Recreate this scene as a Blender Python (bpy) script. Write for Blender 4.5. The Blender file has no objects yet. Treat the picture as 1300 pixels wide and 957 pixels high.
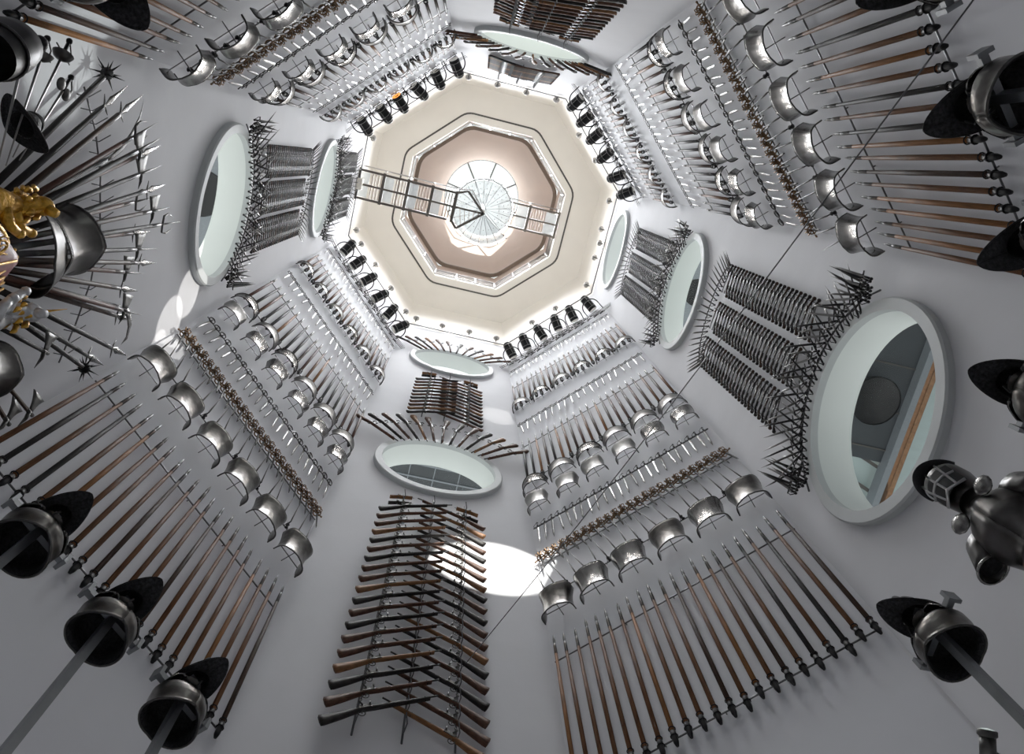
import bpy, math, random
from math import sin, cos, pi, radians as rad, sqrt, atan2, tan
from mathutils import Matrix, Vector, Euler
random.seed(7)
COL = bpy.context.scene.collection
S = 4.0            # apothem of the octagonal tower (m)
HW = S * tan(pi / 8)
CAM = Vector((-0.54, -1.444, 1.6))
TOP = 25.35        # top of the display walls
FACE = {0: 'right wall', 1: 'lower-right panel', 2: 'bottom wall', 3: 'lower-left panel',
        4: 'left wall', 5: 'upper-left panel', 6: 'top wall', 7: 'upper-right panel'}
DK = {k: S - (CAM.x * cos(k * pi / 4) + CAM.y * sin(k * pi / 4)) for k in range(8)}
ORD = ['first', 'second', 'third', 'fourth', 'fifth', 'sixth', 'seventh', 'eighth', 'ninth', 'tenth', 'eleventh',
       'twelfth', 'thirteenth', 'fourteenth', 'fifteenth', 'sixteenth', 'seventeenth', 'eighteenth', 'nineteenth']
TENS = {2: 'twent', 3: 'thirt', 4: 'fort', 5: 'fift', 6: 'sixt'}
def ordn(n):
    if n <= 19: return ORD[n - 1]
    t, r = divmod(n, 10)
    return TENS[t] + ('ieth' if r == 0 else 'y-' + ORD[r - 1])

# ------------------------------------------------------------------ materials
MT = {}
def mat(name, col, rough=.5, metal=0., bump=0., scale=30., var=0., emis=None, estr=0., stretch=None, alpha=None, bscale=None):
    m = bpy.data.materials.new(name); m.use_nodes = True
    nt = m.node_tree; b = nt.nodes['Principled BSDF']
    b.inputs['Base Color'].default_value = (*col, 1); b.inputs['Roughness'].default_value = rough
    b.inputs['Metallic'].default_value = metal
    tc = nt.nodes.new('ShaderNodeTexCoord')
    mp = nt.nodes.new('ShaderNodeMapping'); nt.links.new(tc.outputs['Object'], mp.inputs['Vector'])
    if stretch: mp.inputs['Scale'].default_value = stretch
    if var:
        n = nt.nodes.new('ShaderNodeTexNoise'); n.inputs['Scale'].default_value = scale; n.inputs['Detail'].default_value = 4
        nt.links.new(mp.outputs['Vector'], n.inputs['Vector'])
        r = nt.nodes.new('ShaderNodeValToRGB')
        r.color_ramp.elements[0].position = .3; r.color_ramp.elements[1].position = .7
        r.color_ramp.elements[0].color = (*[c * (1 - var) for c in col], 1)
        r.color_ramp.elements[1].color = (*[min(1, c * (1 + var)) for c in col], 1)
        nt.links.new(n.outputs['Fac'], r.inputs['Fac']); nt.links.new(r.outputs['Color'], b.inputs['Base Color'])
    if bump:
        n2 = nt.nodes.new('ShaderNodeTexNoise'); n2.inputs['Scale'].default_value = bscale or scale
        nt.links.new(mp.outputs['Vector'], n2.inputs['Vector'])
        bp = nt.nodes.new('ShaderNodeBump'); bp.inputs['Strength'].default_value = bump; bp.inputs['Distance'].default_value = .02
        nt.links.new(n2.outputs['Fac'], bp.inputs['Height']); nt.links.new(bp.outputs['Normal'], b.inputs['Normal'])
    if 'wood' in name or name.startswith('stock') or 'black' in name: b.inputs['Specular IOR Level'].default_value = .22
    if emis:
        b.inputs['Emission Color'].default_value = (*emis, 1); b.inputs['Emission Strength'].default_value = estr
    MT[name] = m
    return m
mat('wall paint', (.59, .59, .62), .75, var=.035, scale=1.3, bump=.08, bscale=9)
mat('panel paint', (.585, .59, .63), .7, var=.03, scale=1.1, bump=.05, bscale=9)
mat('cream paint', (.84, .80, .73), .7, var=.02, scale=1.5)
mat('beige paint', (.46, .36, .30), .8, var=.03, scale=.8)
mat('brown shadow gap', (.14, .10, .075), .7, var=.1)
mat('groove', (.05, .045, .04), .7, var=.1)
mat('window reveal', (.78, .82, .80), .55, var=.02, scale=2)
mat('frame paint', (.50, .525, .53), .6, var=.04, scale=4)
mat('rod steel', (.12, .12, .125), .45, .8, var=.2, scale=8)
mat('black steel', (.022, .021, .022), .42, .5, var=.3, scale=14)
mat('dull black', (.013, .013, .014), .55, .2, var=.3, scale=20)
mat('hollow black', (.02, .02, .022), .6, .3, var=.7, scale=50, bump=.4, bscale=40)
mat('dark steel', (.085, .083, .08), 0.5, 1, var=.35, scale=9, bump=.1)
mat('steel', (.27, .265, .26), 0.42, 1, var=.28, scale=7, bump=.12)
mat('armour steel', (.17, .165, .16), 0.26, 1, var=.4, scale=6, bump=.25, bscale=10)
mat('old armour', (.125, .118, .11), 0.3, 1, var=.45, scale=8, bump=.3, bscale=12)
mat('suit steel', (.075, .072, .07), 0.34, 1, var=.4, scale=6, bump=.15)
mat('bright steel', (.5, .5, .5), 0.35, 1, var=.15, scale=10)
mat('brown wood', (.125, .052, .022), 0.65, var=.5, scale=5, stretch=(12, 12, 1), bump=.1)
mat('tan wood', (.22, .09, .03), 0.65, var=.4, scale=5, stretch=(12, 12, 1), bump=.1)
mat('dark wood', (.04, .021, .014), 0.65, var=.5, scale=5, stretch=(12, 12, 1), bump=.1)
mat('black wood', (.014, .012, .012), 0.65, var=.4, scale=5, stretch=(12, 12, 1))
mat('red wood', (.07, .026, .018), 0.65, var=.4, scale=5, stretch=(12, 12, 1))
mat('stock wood', (.075, .034, .021), 0.65, var=.55, scale=6, stretch=(2, 8, 8), bump=.1)
mat('stock tan', (.19, .085, .035), 0.65, var=.4, scale=6, stretch=(2, 8, 8), bump=.1)
mat('stock black', (.018, .015, .014), 0.65, var=.4, scale=6, stretch=(2, 8, 8))
mat('brass', (.17, .10, .055), 0.4, 1, var=.5, scale=12, bump=.3)
mat('gold', (.56, .29, .035), .38, .75, var=.4, scale=18, bump=.6, bscale=22)
mat('heraldic red', (.22, .035, .04), .5, var=.3, scale=14)
mat('heraldic blue', (.03, .04, .13), .5, var=.3, scale=14)
mat('silver paint', (.55, .56, .58), .4, .4, var=.2, scale=14, bump=.4)
mat('post grey', (.20, .21, .22), .4, .5, var=.1, scale=5)
mat('gantry steel', (.10, .085, .07), .5, .4, var=.15, scale=6)
mat('gantry pale', (.72, .66, .56), .5, 0, var=.1, scale=6)
mat('warm slat', (.42, .30, .22), .5, 0, var=.1, scale=6)
mat('rail steel', (.30, .29, .28), .3, .9, var=.1, scale=6)
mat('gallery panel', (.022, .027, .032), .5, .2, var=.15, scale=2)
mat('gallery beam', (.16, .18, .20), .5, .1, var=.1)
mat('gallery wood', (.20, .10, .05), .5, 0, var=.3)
mat('amber lens', (.9, .4, .1), .3, 0, emis=(1, .35, .05), estr=3)
mat('lamp lens', (.8, .85, .82), .15, 0, emis=(.8, 1, .9), estr=.6)
mat('downlight lens', (.8, .78, .72), .25, .3, emis=(1, .95, .85), estr=.25)
def glassy(name, col, tr, rough=.05, glow=.0):
    m = bpy.data.materials.new(name); m.use_nodes = True; nt = m.node_tree; nt.nodes.clear()
    o = nt.nodes.new('ShaderNodeOutputMaterial'); t = nt.nodes.new('ShaderNodeBsdfTransparent'); t.inputs[0].default_value = (*col, 1)
    g = nt.nodes.new('ShaderNodeBsdfPrincipled'); g.inputs['Base Color'].default_value = (*col, 1); g.inputs['Roughness'].default_value = rough
    n = nt.nodes.new('ShaderNodeTexNoise'); n.inputs['Scale'].default_value = 3
    mr = nt.nodes.new('ShaderNodeMapRange'); mr.inputs[3].default_value = (1 - tr) * .8; mr.inputs[4].default_value = min(1, (1 - tr) * 1.2)
    nt.links.new(n.outputs['Fac'], mr.inputs[0])
    mx = nt.nodes.new('ShaderNodeMixShader'); nt.links.new(mr.outputs[0], mx.inputs[0])
    nt.links.new(t.outputs[0], mx.inputs[1]); nt.links.new(g.outputs[0], mx.inputs[2]); nt.links.new(mx.outputs[0], o.inputs[0])
    if glow: g.inputs['Emission Color'].default_value = (.95, .98, 1, 1); g.inputs['Emission Strength'].default_value = glow  # faint glow put into the glass, which is no light source
    MT[name] = m
glassy('clear glass', (.97, .99, .98), .975)
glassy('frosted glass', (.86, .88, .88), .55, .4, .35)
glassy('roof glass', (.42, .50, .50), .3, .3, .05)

# ------------------------------------------------------------------ mesh builder
class MB:
    def __init__(s): s.v = []; s.f = []; s.m = []; s.sm = []; s.cur = 0; s.smooth = True
    def add(s, vs, fs, smooth=None):
        b = len(s.v); s.v += [tuple(p) for p in vs]
        for f in fs: s.f.append(tuple(i + b for i in f)); s.m.append(s.cur); s.sm.append(s.smooth if smooth is None else smooth)
        return s
    def mat(s, i): s.cur = i; return s
    def tube(s, pts, r, n=6, cap=True, flat=None):
        pts = [Vector(p) for p in pts]
        if not isinstance(r, (list, tuple)): r = [r] * len(pts)
        N = len(pts); vs = []; up = None
        for i, p in enumerate(pts):
            d = (pts[min(i + 1, N - 1)] - pts[max(i - 1, 0)])
            if d.length < 1e-9: d = Vector((0, 0, 1))
            d.normalize()
            if up is None:
                up = Vector((0, 1, 0)) if abs(d.y) < .9 else Vector((1, 0, 0))
            a = d.cross(up)
            if a.length < 1e-6: a = d.orthogonal()
            a.normalize(); b2 = a.cross(d).normalized(); up = b2
            for j in range(n):
                t = 2 * pi * j / n
                ax = a * cos(t) * r[i]; bx = b2 * sin(t) * r[i] * (flat if flat else 1)
                vs.append(p + ax + bx)
        fs = [(i * n + j, i * n + (j + 1) % n, (i + 1) * n + (j + 1) % n, (i + 1) * n + j) for i in range(N - 1) for j in range(n)]
        if cap: fs += [tuple(range(n - 1, -1, -1)), tuple((N - 1) * n + j for j in range(n))]
        return s.add(vs, fs)
    def ring(s, c, R, r, ax='y', n=16, m=5, a0=0., a1=2 * pi, ry=None):
        full = abs(a1 - a0 - 2 * pi) < 1e-6
        K = n if full else n + 1; pts = []
        for i in range(K):
            t = a0 + (a1 - a0) * i / n; x, y = R * cos(t), (ry or R) * sin(t)
            pts.append(Vector(c) + Vector({'z': (x, y, 0), 'y': (x, 0, y), 'x': (0, x, y)}[ax]))
        if full:
            pts.append(pts[0]); 
        return s.tube(pts, r, m, cap=not full)
    def box(s, c, sz, R=None):
        c = Vector(c); vs = []
        for x in (-1, 1):
            for y in (-1, 1):
                for z in (-1, 1):
                    p = Vector((x * sz[0] / 2, y * sz[1] / 2, z * sz[2] / 2))
                    if R is not None: p = R @ p
                    vs.append(c + p)
        return s.add(vs, [(0, 1, 3, 2), (4, 6, 7, 5), (0, 4, 5, 1), (2, 3, 7, 6), (0, 2, 6, 4), (1, 5, 7, 3)], False)
    def bar(s, a, b, w, h, upv=(0, 0, 1)):
        a = Vector(a); b = Vector(b); d = (b - a); L = d.length; d.normalize()
        u = Vector(upv)
        if abs(d.dot(u)) > .95: u = Vector((1, 0, 0)) if abs(d.x) < .9 else Vector((0, 1, 0))
        x = d.cross(u).normalized(); z = x.cross(d).normalized()
        return s.box((a + b) / 2, (w, L, h), Matrix((x, d, z)).transposed())
    def lathe(s, prof, n=12, c=(0, 0, 0), sx=1, sy=1, M=None):
        vs = []
        for (r, z) in prof:
            for j in range(n):
                t = 2 * pi * j / n; p = Vector((r * cos(t) * sx, r * sin(t) * sy, z))
                if M is not None: p = M @ p
                vs.append(Vector(c) + p)
        fs = [(i * n + j, i * n + (j + 1) % n, (i + 1) * n + (j + 1) % n, (i + 1) * n + j) for i in range(len(prof) - 1) for j in range(n)]
        return s.add(vs, fs)
    def grid(s, fn, nu, nv, thick=0.):
        P = [[Vector(fn(i / nu, j / nv)) for j in range(nv + 1)] for i in range(nu + 1)]
        vs = [p for row in P for p in row]; w = nv + 1
        fs = [(i * w + j, (i + 1) * w + j, (i + 1) * w + j + 1, i * w + j + 1) for i in range(nu) for j in range(nv)]
        if thick:
            Nn = []
            for i in range(nu + 1):
                for j in range(nv + 1):
                    a = P[min(i + 1, nu)][j] - P[max(i - 1, 0)][j]; b = P[i][min(j + 1, nv)] - P[i][max(j - 1, 0)]
                    q = a.cross(b); q = q.normalized() if q.length > 1e-9 else Vector((0, 1, 0)); Nn.append(q)
            o = len(vs); vs += [vs[i] - Nn[i] * thick for i in range(o)]
            fs += [tuple(o + i for i in reversed(f)) for f in fs[:]]
            E = [(i * w, (i + 1) * w) for i in range(nu)] + [((i + 1) * w + nv, i * w + nv) for i in range(nu)] + \
                [(j + 1, j) for j in range(nv)] + [(nu * w + j, nu * w + j + 1) for j in range(nv)]
            fs += [(b, a, a + o, b + o) for a, b in E]
        return s.add(vs, fs)
    def ball(s, c, r, n=10, m=7, sc=(1, 1, 1)):
        vs = []; c = Vector(c)
        for i in range(m + 1):
            a = pi * i / m; q = max(1e-3, sin(a))
            for j in range(n):
                t = 2 * pi * j / n; vs.append(c + Vector((r * sc[0] * q * cos(t), r * sc[1] * q * sin(t), -r * sc[2] * cos(a))))
        return s.add(vs, [(i * n + j, i * n + (j + 1) % n, (i + 1) * n + (j + 1) % n, (i + 1) * n + j) for i in range(m) for j in range(n)])
    def me(s, name, *mats):
        me = bpy.data.meshes.new(name); me.from_pydata(s.v, [], s.f)
        for m in mats: me.materials.append(MT[m])
        me.polygons.foreach_set('material_index', s.m); me.polygons.foreach_set('use_smooth', s.sm)
        me.update(); return me

def _put(s, src, M):
    s.add([M @ Vector(v) for v in src.v], src.f); s.m[-len(src.m):] = src.m; return s
MB.put = _put
def struct(name, me, parent=None, M=None):
    o = bpy.data.objects.new(name, me); COL.objects.link(o)
    if parent: o.parent = parent
    else: o['kind'] = 'structure'
    if M is not None: o.matrix_local = M
    return o
# a proto is (name, category, mesh or None, [(part name, mesh, [(sub-part name, mesh)])])
def inst(proto, M, label, group=None, cat=None):
    name, c, me, parts = proto
    o = bpy.data.objects.new(name, me); COL.objects.link(o); o.matrix_world = M
    if me is None: o.empty_display_size = .1
    o['label'] = label; o['category'] = cat or c
    if group: o['group'] = group
    for p in parts:
        q = bpy.data.objects.new(p[0], p[1]); COL.objects.link(q); q.parent = o
        if len(p) > 2 and isinstance(p[2], str): q['label'] = p[2]
        for sp in (p[-1] if isinstance(p[-1], list) else []):
            r = bpy.data.objects.new(sp[0], sp[1]); COL.objects.link(r); r.parent = q
    return o
def FM(k, u, z, off=0., rot=0., tilt=0., spin=0., sc=1.):
    """frame on face k: X along the wall, Y into the room, Z up; rot turns in the wall plane, tilt leans the top inward."""
    a = k * pi / 4
    P = Vector((cos(a) * (S - off) - sin(a) * u, sin(a) * (S - off) + cos(a) * u, z))
    return Matrix.Translation(P) @ Matrix.Rotation(a + pi / 2, 4, 'Z') @ Matrix.Rotation(rot, 4, 'Y') @ Matrix.Rotation(-tilt, 4, 'X') @ Matrix.Rotation(spin, 4, 'Z') @ Matrix.Scale(sc, 4)
def ZR(k, zw, off):
    return 1.6 + (zw - 1.6) * (1 - off / DK[k])

# ------------------------------------------------------------------ camera
sc = bpy.context.scene
cam = bpy.data.cameras.new('camera'); co = bpy.data.objects.new('camera', cam); COL.objects.link(co)
co.location = CAM; co.rotation_euler = Euler((2.909, .045, -.24), 'XYZ')
cam.sensor_fit = 'HORIZONTAL'; cam.sensor_width = 36; cam.lens = 953.28 * 36 / 1300
cam.shift_x = 0; cam.shift_y = -45.0 / 1300; cam.clip_end = 200; cam.clip_start = .05
sc.camera = co
CR = co.rotation_euler.to_matrix()
def pj(P):
    q = CR.transposed() @ (Vector(P) - CAM)
    if q.z > -.05: return (-9999, -9999)
    return (650 + 953.28 * q.x / -q.z, 433.5 - 953.28 * q.y / -q.z)
def infr(*Ps, m=12):
    for P in Ps:
        x, y = pj(P)
        if -m < x < 1300 + m and -m < y < 957 + m: return True
    return False
def inM(M, L0, L1, m=12):
    return infr(*[M @ Vector((0, 0, L0 + (L1 - L0) * t / 3)) for t in range(4)], m=m)

# ------------------------------------------------------------------ room shell
def P3(k, u, z, off=0.):
    a = k * pi / 4
    return (cos(a) * (S - off) - sin(a) * u, sin(a) * (S - off) + cos(a) * u, z)
WIN = {0: [8.82, 16.16, 23.58], 2: [14.46, 21.79], 4: [12.78, 20.09], 6: [10.38, 17.73]}
RH = 1.05; RF = 1.19; DEP = .42; NS = 64
side = {0: 'right', 1: 'lower_right', 2: 'bottom', 3: 'lower_left', 4: 'left', 5: 'upper_left', 6: 'top', 7: 'upper_right'}
for k in range(8):
    b = MB(); b.smooth = False
    zs = WIN.get(k, [])
    cur = 0.
    for z0 in zs:
        lo, hi = z0 - 1.4, z0 + 1.4
        b.add([P3(k, HW, cur), P3(k, -HW, cur), P3(k, -HW, lo), P3(k, HW, lo)], [(0, 1, 2, 3)])
        for sgn in (1, -1):
            b.add([P3(k, sgn * HW, lo), P3(k, sgn * 1.4, lo), P3(k, sgn * 1.4, hi), P3(k, sgn * HW, hi)], [(0, 1, 2, 3) if sgn > 0 else (3, 2, 1, 0)])
        vs = []
        for i in range(NS):
            t = 2 * pi * i / NS; c, s_ = cos(t), sin(t); q = 1.4 / max(abs(c), abs(s_))
            vs += [P3(k, RH * c, z0 + RH * s_), P3(k, q * c, z0 + q * s_)]
        b.add(vs, [(2 * i, 2 * i + 1, (2 * i + 3) % (2 * NS), (2 * i + 2) % (2 * NS)) for i in range(NS)])
        cur = hi
    b.add([P3(k, HW, cur), P3(k, -HW, cur), P3(k, -HW, TOP), P3(k, HW, TOP)], [(0, 1, 2, 3)])
    struct('wall_' + side[k], b.me('wall', 'wall paint'))
wn = 0
for k, zs in WIN.items():
    for z0 in zs:
        wn += 1
        b = MB()
        dep = .9 if k == 6 else DEP  # reveal made deeper on the top wall to clip the sun patch
        b.grid(lambda i, j: (RH * cos(2 * pi * i), -dep * j, RH * sin(2 * pi * i)), NS, 3)
        o = struct('window_%d' % wn, b.me('window reveal', 'window reveal'), None, FM(k, 0, z0, 0))
        b = MB(); pr = [(RH, -.0), (RH, .09), (RF - .02, .09), (RF, .07), (RF, -.01)]
        for i in range(len(pr) - 1):
            (r0, y0), (r1, y1) = pr[i], pr[i + 1]
            b.grid(lambda a, t: ((r0 + (r1 - r0) * t) * cos(2 * pi * a), y0 + (y1 - y0) * t, (r0 + (r1 - r0) * t) * sin(2 * pi * a)), NS, 1)
        struct('window_frame', b.me('frame', 'frame paint'), o)
        b = MB(); b.add([(RH * cos(2 * pi * i / NS), -DEP + .03, RH * sin(2 * pi * i / NS)) for i in range(NS)], [tuple(range(NS))])
        struct('window_pane', b.me('pane', 'clear glass'), o)
# raised boards behind the weapons
tn = 0
for k in (1, 3, 5, 7):
    tn += 1
    b = MB(); w = HW - .035
    b.box((0, .015, (3. + 23.9) / 2), (2 * w, .03, 20.9))
    struct('trim_%d' % tn, b.me('board', 'panel paint'), None, FM(k, 0, 0, 0))
# floor
b = MB(); b.smooth = False
b.add([(S / cos(pi / 8) * cos((i + .5) * pi / 4), S / cos(pi / 8) * sin((i + .5) * pi / 4), 0) for i in range(8)], [tuple(range(8))])
mat('floor stone', (.35, .35, .36), .4, var=.1, scale=2)
struct('floor', b.me('floor', 'floor stone'))
# cove above the display walls, soffit, well, ceiling
def octo(ap, z, rnd=0.):
    R = ap / cos(pi / 8); pts = []
    for i in range(8):
        t = (i + .5) * pi / 4; c = Vector((R * cos(t), R * sin(t), z))
        if not rnd: pts.append(c); continue
        a = Vector((R * cos(t - pi / 4), R * sin(t - pi / 4), z)); d = Vector((R * cos(t + pi / 4), R * sin(t + pi / 4), z))
        p0 = c + (a - c).normalized() * rnd; p1 = c + (d - c).normalized() * rnd
        for s_ in range(5):
            q = s_ / 4; pts.append(p0 * (1 - q) ** 2 + c * 2 * q * (1 - q) + p1 * q * q)
    return pts
def band(b, A, B):
    n = len(A); b.add(list(A) + list(B), [(i, (i + 1) % n, n + (i + 1) % n, n + i) for i in range(n)], False)
b = MB(); band(b, octo(S, TOP), octo(S - .02, 29.)); band(b, octo(S - .02, 29.), octo(2.80, 29.0)); band(b, octo(2.80, 29.), octo(2.80, 29.35))
struct('ceiling', b.me('cove', 'cream paint'))
b = MB(); band(b, octo(2.86, 29.35), octo(2.80, 31.8)); 
struct('wall_well', b.me('well', 'beige paint'))
b = MB(); A = octo(3.10, 28.985, .25); B = octo(3.04, 28.985, .25); band(b, A, B); struct('trim_5', b.me('groove', 'groove'))
b = MB(); A = octo(2.80, 31.72, .3); B = octo(2.66, 31.72, .3); band(b, A, B); B2 = octo(2.66, 31.85, .3); band(b, B, B2); struct('trim_6', b.me('gap', 'brown shadow gap'))
NSK = 64; b = MB(); sky_z = 36.6; sky_r = 1.70
def octr(t, ap):
    q = (t % (pi / 4)); q = q if q < pi / 8 else q - pi / 4
    return ap / cos(q)
for j in range(4):
    def rr(t, j): f_ = j / 4; return octr(t, 2.68) * (1 - f_) + sky_r * f_
    vs = []
    for jj in (j, j + 1):
        for i in range(NSK):
            t = 2 * pi * i / NSK; r = rr(t, jj); vs.append((r * cos(t), r * sin(t), 31.8 + (sky_z - 31.8) * jj / 4))
    b.add(vs, [(i, (i + 1) % NSK, NSK + (i + 1) % NSK, NSK + i) for i in range(NSK)], True)
struct('ceiling.001', b.me('beige ceiling', 'beige paint'))
# skylight
b = MB(); b.lathe([(sky_r, 0), (sky_r, .25)], 64); o = struct('window_11', b.me('kerb', 'cream paint'), None, Matrix.Translation((0, 0, sky_z)))
b = MB()
for i in range(8):
    t = rad(100) + i * pi / 4; b.bar((.2 * cos(t), .2 * sin(t), .1), (sky_r * cos(t), sky_r * sin(t), .1), .07, .1)
b.ring((0, 0, .1), sky_r, .035, 'z', 48, 6); b.ring((0, 0, .1), .2, .05, 'z', 16, 6)
struct('glazing_bar', b.me('bars', 'gallery beam'), o)
b = MB(); b.add([(sky_r * cos(2 * pi * i / 48), sky_r * sin(2 * pi * i / 48), .2) for i in range(48)], [tuple(range(48))]); struct('window_pane', b.me('pane', 'clear glass'), o)

def T(name, label, cat, M=None, group=None, me=None):
    o = bpy.data.objects.new(name, me); COL.objects.link(o); o.matrix_world = M or Matrix()
    o['label'] = label; o['category'] = cat
    if group: o['group'] = group
    return o
def part(name, me, par, label=None):
    o = bpy.data.objects.new(name, me); COL.objects.link(o); o.parent = par
    if label: o['label'] = label
    return o

# railing round the opening
r_ = T('guard_railing', 'pale steel octagonal guard railing around the ceiling opening', 'railing')
b = MB()
for z, rr_ in ((29.15, .022), (29.45, .018), (29.75, .018), (30.05, .03)):
    A = octo(2.74, z); b.tube(A + [A[0]], rr_, 6)
part('rail', b.me('rails', 'rail steel'), r_)
b = MB(); A = octo(2.74, 0)
for i in range(8):
    for f_ in (0.02, .34, .66):
        p = A[i].lerp(A[(i + 1) % 8], f_); b.bar((p.x, p.y, 29.0), (p.x, p.y, 30.05), .05, .05)
part('post', b.me('posts', 'rail steel'), r_)
# glass panels behind railing
b = MB(); band(b, octo(2.77, 29.1), octo(2.77, 29.95)); part('glass_panel', b.me('gp', 'clear glass'), r_)
# pipe along wall top
b = MB(); A = octo(S - .06, TOP); b.tube(A + [A[0]], .022, 6)
T('conduit_pipe', 'thin dark pipe running round the top edge of the walls', 'pipe', me=b.me('pipe', 'rod steel'))

# ------------------------------------------------------------------ walkways and glass stair
def walkway(name, label, x0, x1, z, tip=None):
    w = T(name, label, 'walkway')
    b = MB()
    hw = .43
    b.bar((x0, hw, z), (x1 - (.15 if tip else 0), hw, z), .07, .12); b.bar((x0, -hw, z), (x1, -hw, z), .07, .12)
    b.bar((x0, 0, z), (0 if tip else x1, 0, z), .06, .12)
    n = 4 if tip else 2
    for i in range(n + 1):
        x = x0 + (x1 - x0) * i / n; b.bar((x, -hw - .06, z), (x, hw + .06, z), .09, .1)
    if tip:
        b.bar((x1, -hw, z), (-.62, -.57, z), .07, .12); b.bar((-.62, -.57, z), (0, 0, z), .07, .12)
        b.bar((x1, hw, z), (-.75, .64, z), .07, .12); b.bar((-.75, .64, z), (0, 0, z), .07, .12)
    part('frame', b.me('frame', 'gantry steel'), w)
    b = MB(); L = x1 - x0; m = int(abs(L) / .09)
    for i in range(m):
        ph = (i / m * n) % 1
        if ph < .42: continue
        x = x0 + L * (i + .5) / m
        b.bar((x, -hw + .05, z + .03), (x, hw - .05, z + .03), .03, .03)
    if tip:
        for i in range(5):
            q = .2 + i * .16; b.bar((x1 * (1 - q) + 0 * q, .03, z + .03), (-.78 * (1 - q * .9), .60 * (1 - q * .9), z + .03), .02, .02)
    part('deck_slat', b.me('slats', 'warm slat'), w)
    for i in range(n):
        xa = x0 + L * (i + .06) / n; xb = x0 + L * (i + .42) / n
        b = MB(); b.box(((xa + xb) / 2, 0, z + .05), (abs(xb - xa), 2 * hw - .1, .015))
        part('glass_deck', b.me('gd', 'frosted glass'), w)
    b = MB()
    for s_ in (-1,):
        yy = s_ * (hw + .1); b.tube([(x0, yy, z + .9), (x1, yy, z + .9)], .022, 6)
        for i in range(n + 1):
            x = x0 + L * i / n; b.tube([(x, yy, z), (x, yy, z + .9)], .016, 5)
        b.tube([(x0, yy, z + .5), (x1, yy, z + .5)], .01, 5)
        if tip: b.tube([(x1, yy, z + .9), (-.5, -.6, z + .9), (0, 0, z + .9)], .022, 6)
    part('handrail', b.me('hr', 'rail steel'), w)
    return w
walkway('steel_walkway', 'long steel-framed walkway reaching from the left wall to the tower centre', -3.98, -.94, 25.45, True)
walkway('steel_walkway', 'short steel-framed walkway from the ceiling opening edge to the glass spiral stair', 2.74, .6, 29.0)
b = MB(); b.box((0, 0, 0), (.16, .34, .34)); T('wall_bracket', 'pale square bracket holding the long walkway against the left wall', 'bracket', Matrix.Translation((-3.9, 0, 25.33)), me=b.me('br', 'gantry pale'))
st = T('spiral_staircase', 'round spiral staircase of clear glass treads at the tower centre', 'staircase')
b = MB(); b.tube([(0, 0, 25.5), (0, 0, 30.4)], .05, 10); part('centre_pole', b.me('pole', 'rail steel'), st)
NT = 26
b = MB(); b.smooth = False; d = MB(); g = MB(); rim = []
for i in range(NT):
    a0 = i * 2 * pi / NT * 1.25 + .6; a1 = a0 + 2 * pi / NT * 1.25 * .93; z = 25.6 + i * .135
    pts = [(.1 * cos(a0), .1 * sin(a0), z)] + [(.98 * cos(a0 + (a1 - a0) * j / 3), .98 * sin(a0 + (a1 - a0) * j / 3), z) for j in range(4)] + [(.1 * cos(a1), .1 * sin(a1), z)]
    b.add(pts + [(x, y, zz + .03) for x, y, zz in pts], [(5, 4, 3, 2, 1, 0), (6, 7, 8, 9, 10, 11)] + [(j, (j + 1) % 6, 6 + (j + 1) % 6, 6 + j) for j in range(6)])
    d.tube([(.1 * cos(a0), .1 * sin(a0), z - .01), (.98 * cos(a0), .98 * sin(a0), z - .01)], .008, 4)
    for rr_ in (.55, .72, .88):
        am = (a0 + a1) / 2; d.ball((rr_ * cos(am), rr_ * sin(am), z - .02), .016, 5, 4)
    rim.append((1.02 * cos(a0), 1.02 * sin(a0), z + .1))
    g.ball((1.05 * cos(a0), 1.05 * sin(a0), z), .025, 6, 4)
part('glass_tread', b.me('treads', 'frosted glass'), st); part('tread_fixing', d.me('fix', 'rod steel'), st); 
g.tube([(x, y, z + .8) for x, y, z in rim], .022, 6); part('stair_rail', g.me('rail', 'rod steel'), st)
b = MB(); 
b.grid(lambda i, j: (1.06 * cos(.6 + i * 2.5 * pi), 1.06 * sin(.6 + i * 2.5 * pi), 25.5 + i * 3.5 + j * .85), 60, 1)
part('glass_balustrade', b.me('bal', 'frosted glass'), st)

# ------------------------------------------------------------------ galleries outside the round windows
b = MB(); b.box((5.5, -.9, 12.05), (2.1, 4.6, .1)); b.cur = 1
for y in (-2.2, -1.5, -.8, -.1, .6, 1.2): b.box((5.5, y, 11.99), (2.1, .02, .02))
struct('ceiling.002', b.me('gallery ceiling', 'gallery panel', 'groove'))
b = MB(); b.box((6.45, -.4, 11.93), (.10, 5.4, .2)); struct('trim_7', b.me('b', 'gallery beam'))
b = MB(); b.box((6.62, -.2, 11.93), (.07, 6, .16)); struct('trim_8', b.me('b', 'gallery wood'))
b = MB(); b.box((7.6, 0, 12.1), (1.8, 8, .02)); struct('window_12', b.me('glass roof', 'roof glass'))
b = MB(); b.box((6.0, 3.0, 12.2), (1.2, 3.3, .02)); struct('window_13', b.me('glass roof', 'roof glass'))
b = MB(); 
for y in (1.45, 1.85, 2.5, 3.2): b.bar((4.9, y - .5, 12.1), (6.7, y + .15, 12.1), .05, .1)
b.bar((6.75, -3, 12.05), (6.75, 4, 12.05), .04, .08)
struct('trim_9', b.me('bars', 'groove'))
b = MB()
for i in range(26): b.box((7.2, -2.6 + i * .17, 12.3), (.8, .07, .03))
struct('trim_10', b.me('louvre', 'frame paint'))
b = MB(); b.box((8.6, 0, 8.4), (.1, 9, 7.2)); b.box((6.5, -4.4, 8.4), (4.2, .1, 7.2)); struct('wall_light_block', b.me('gallery light block', 'gallery beam'))  # added outer walls, put in to cut light reaching the lowest right window
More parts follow.
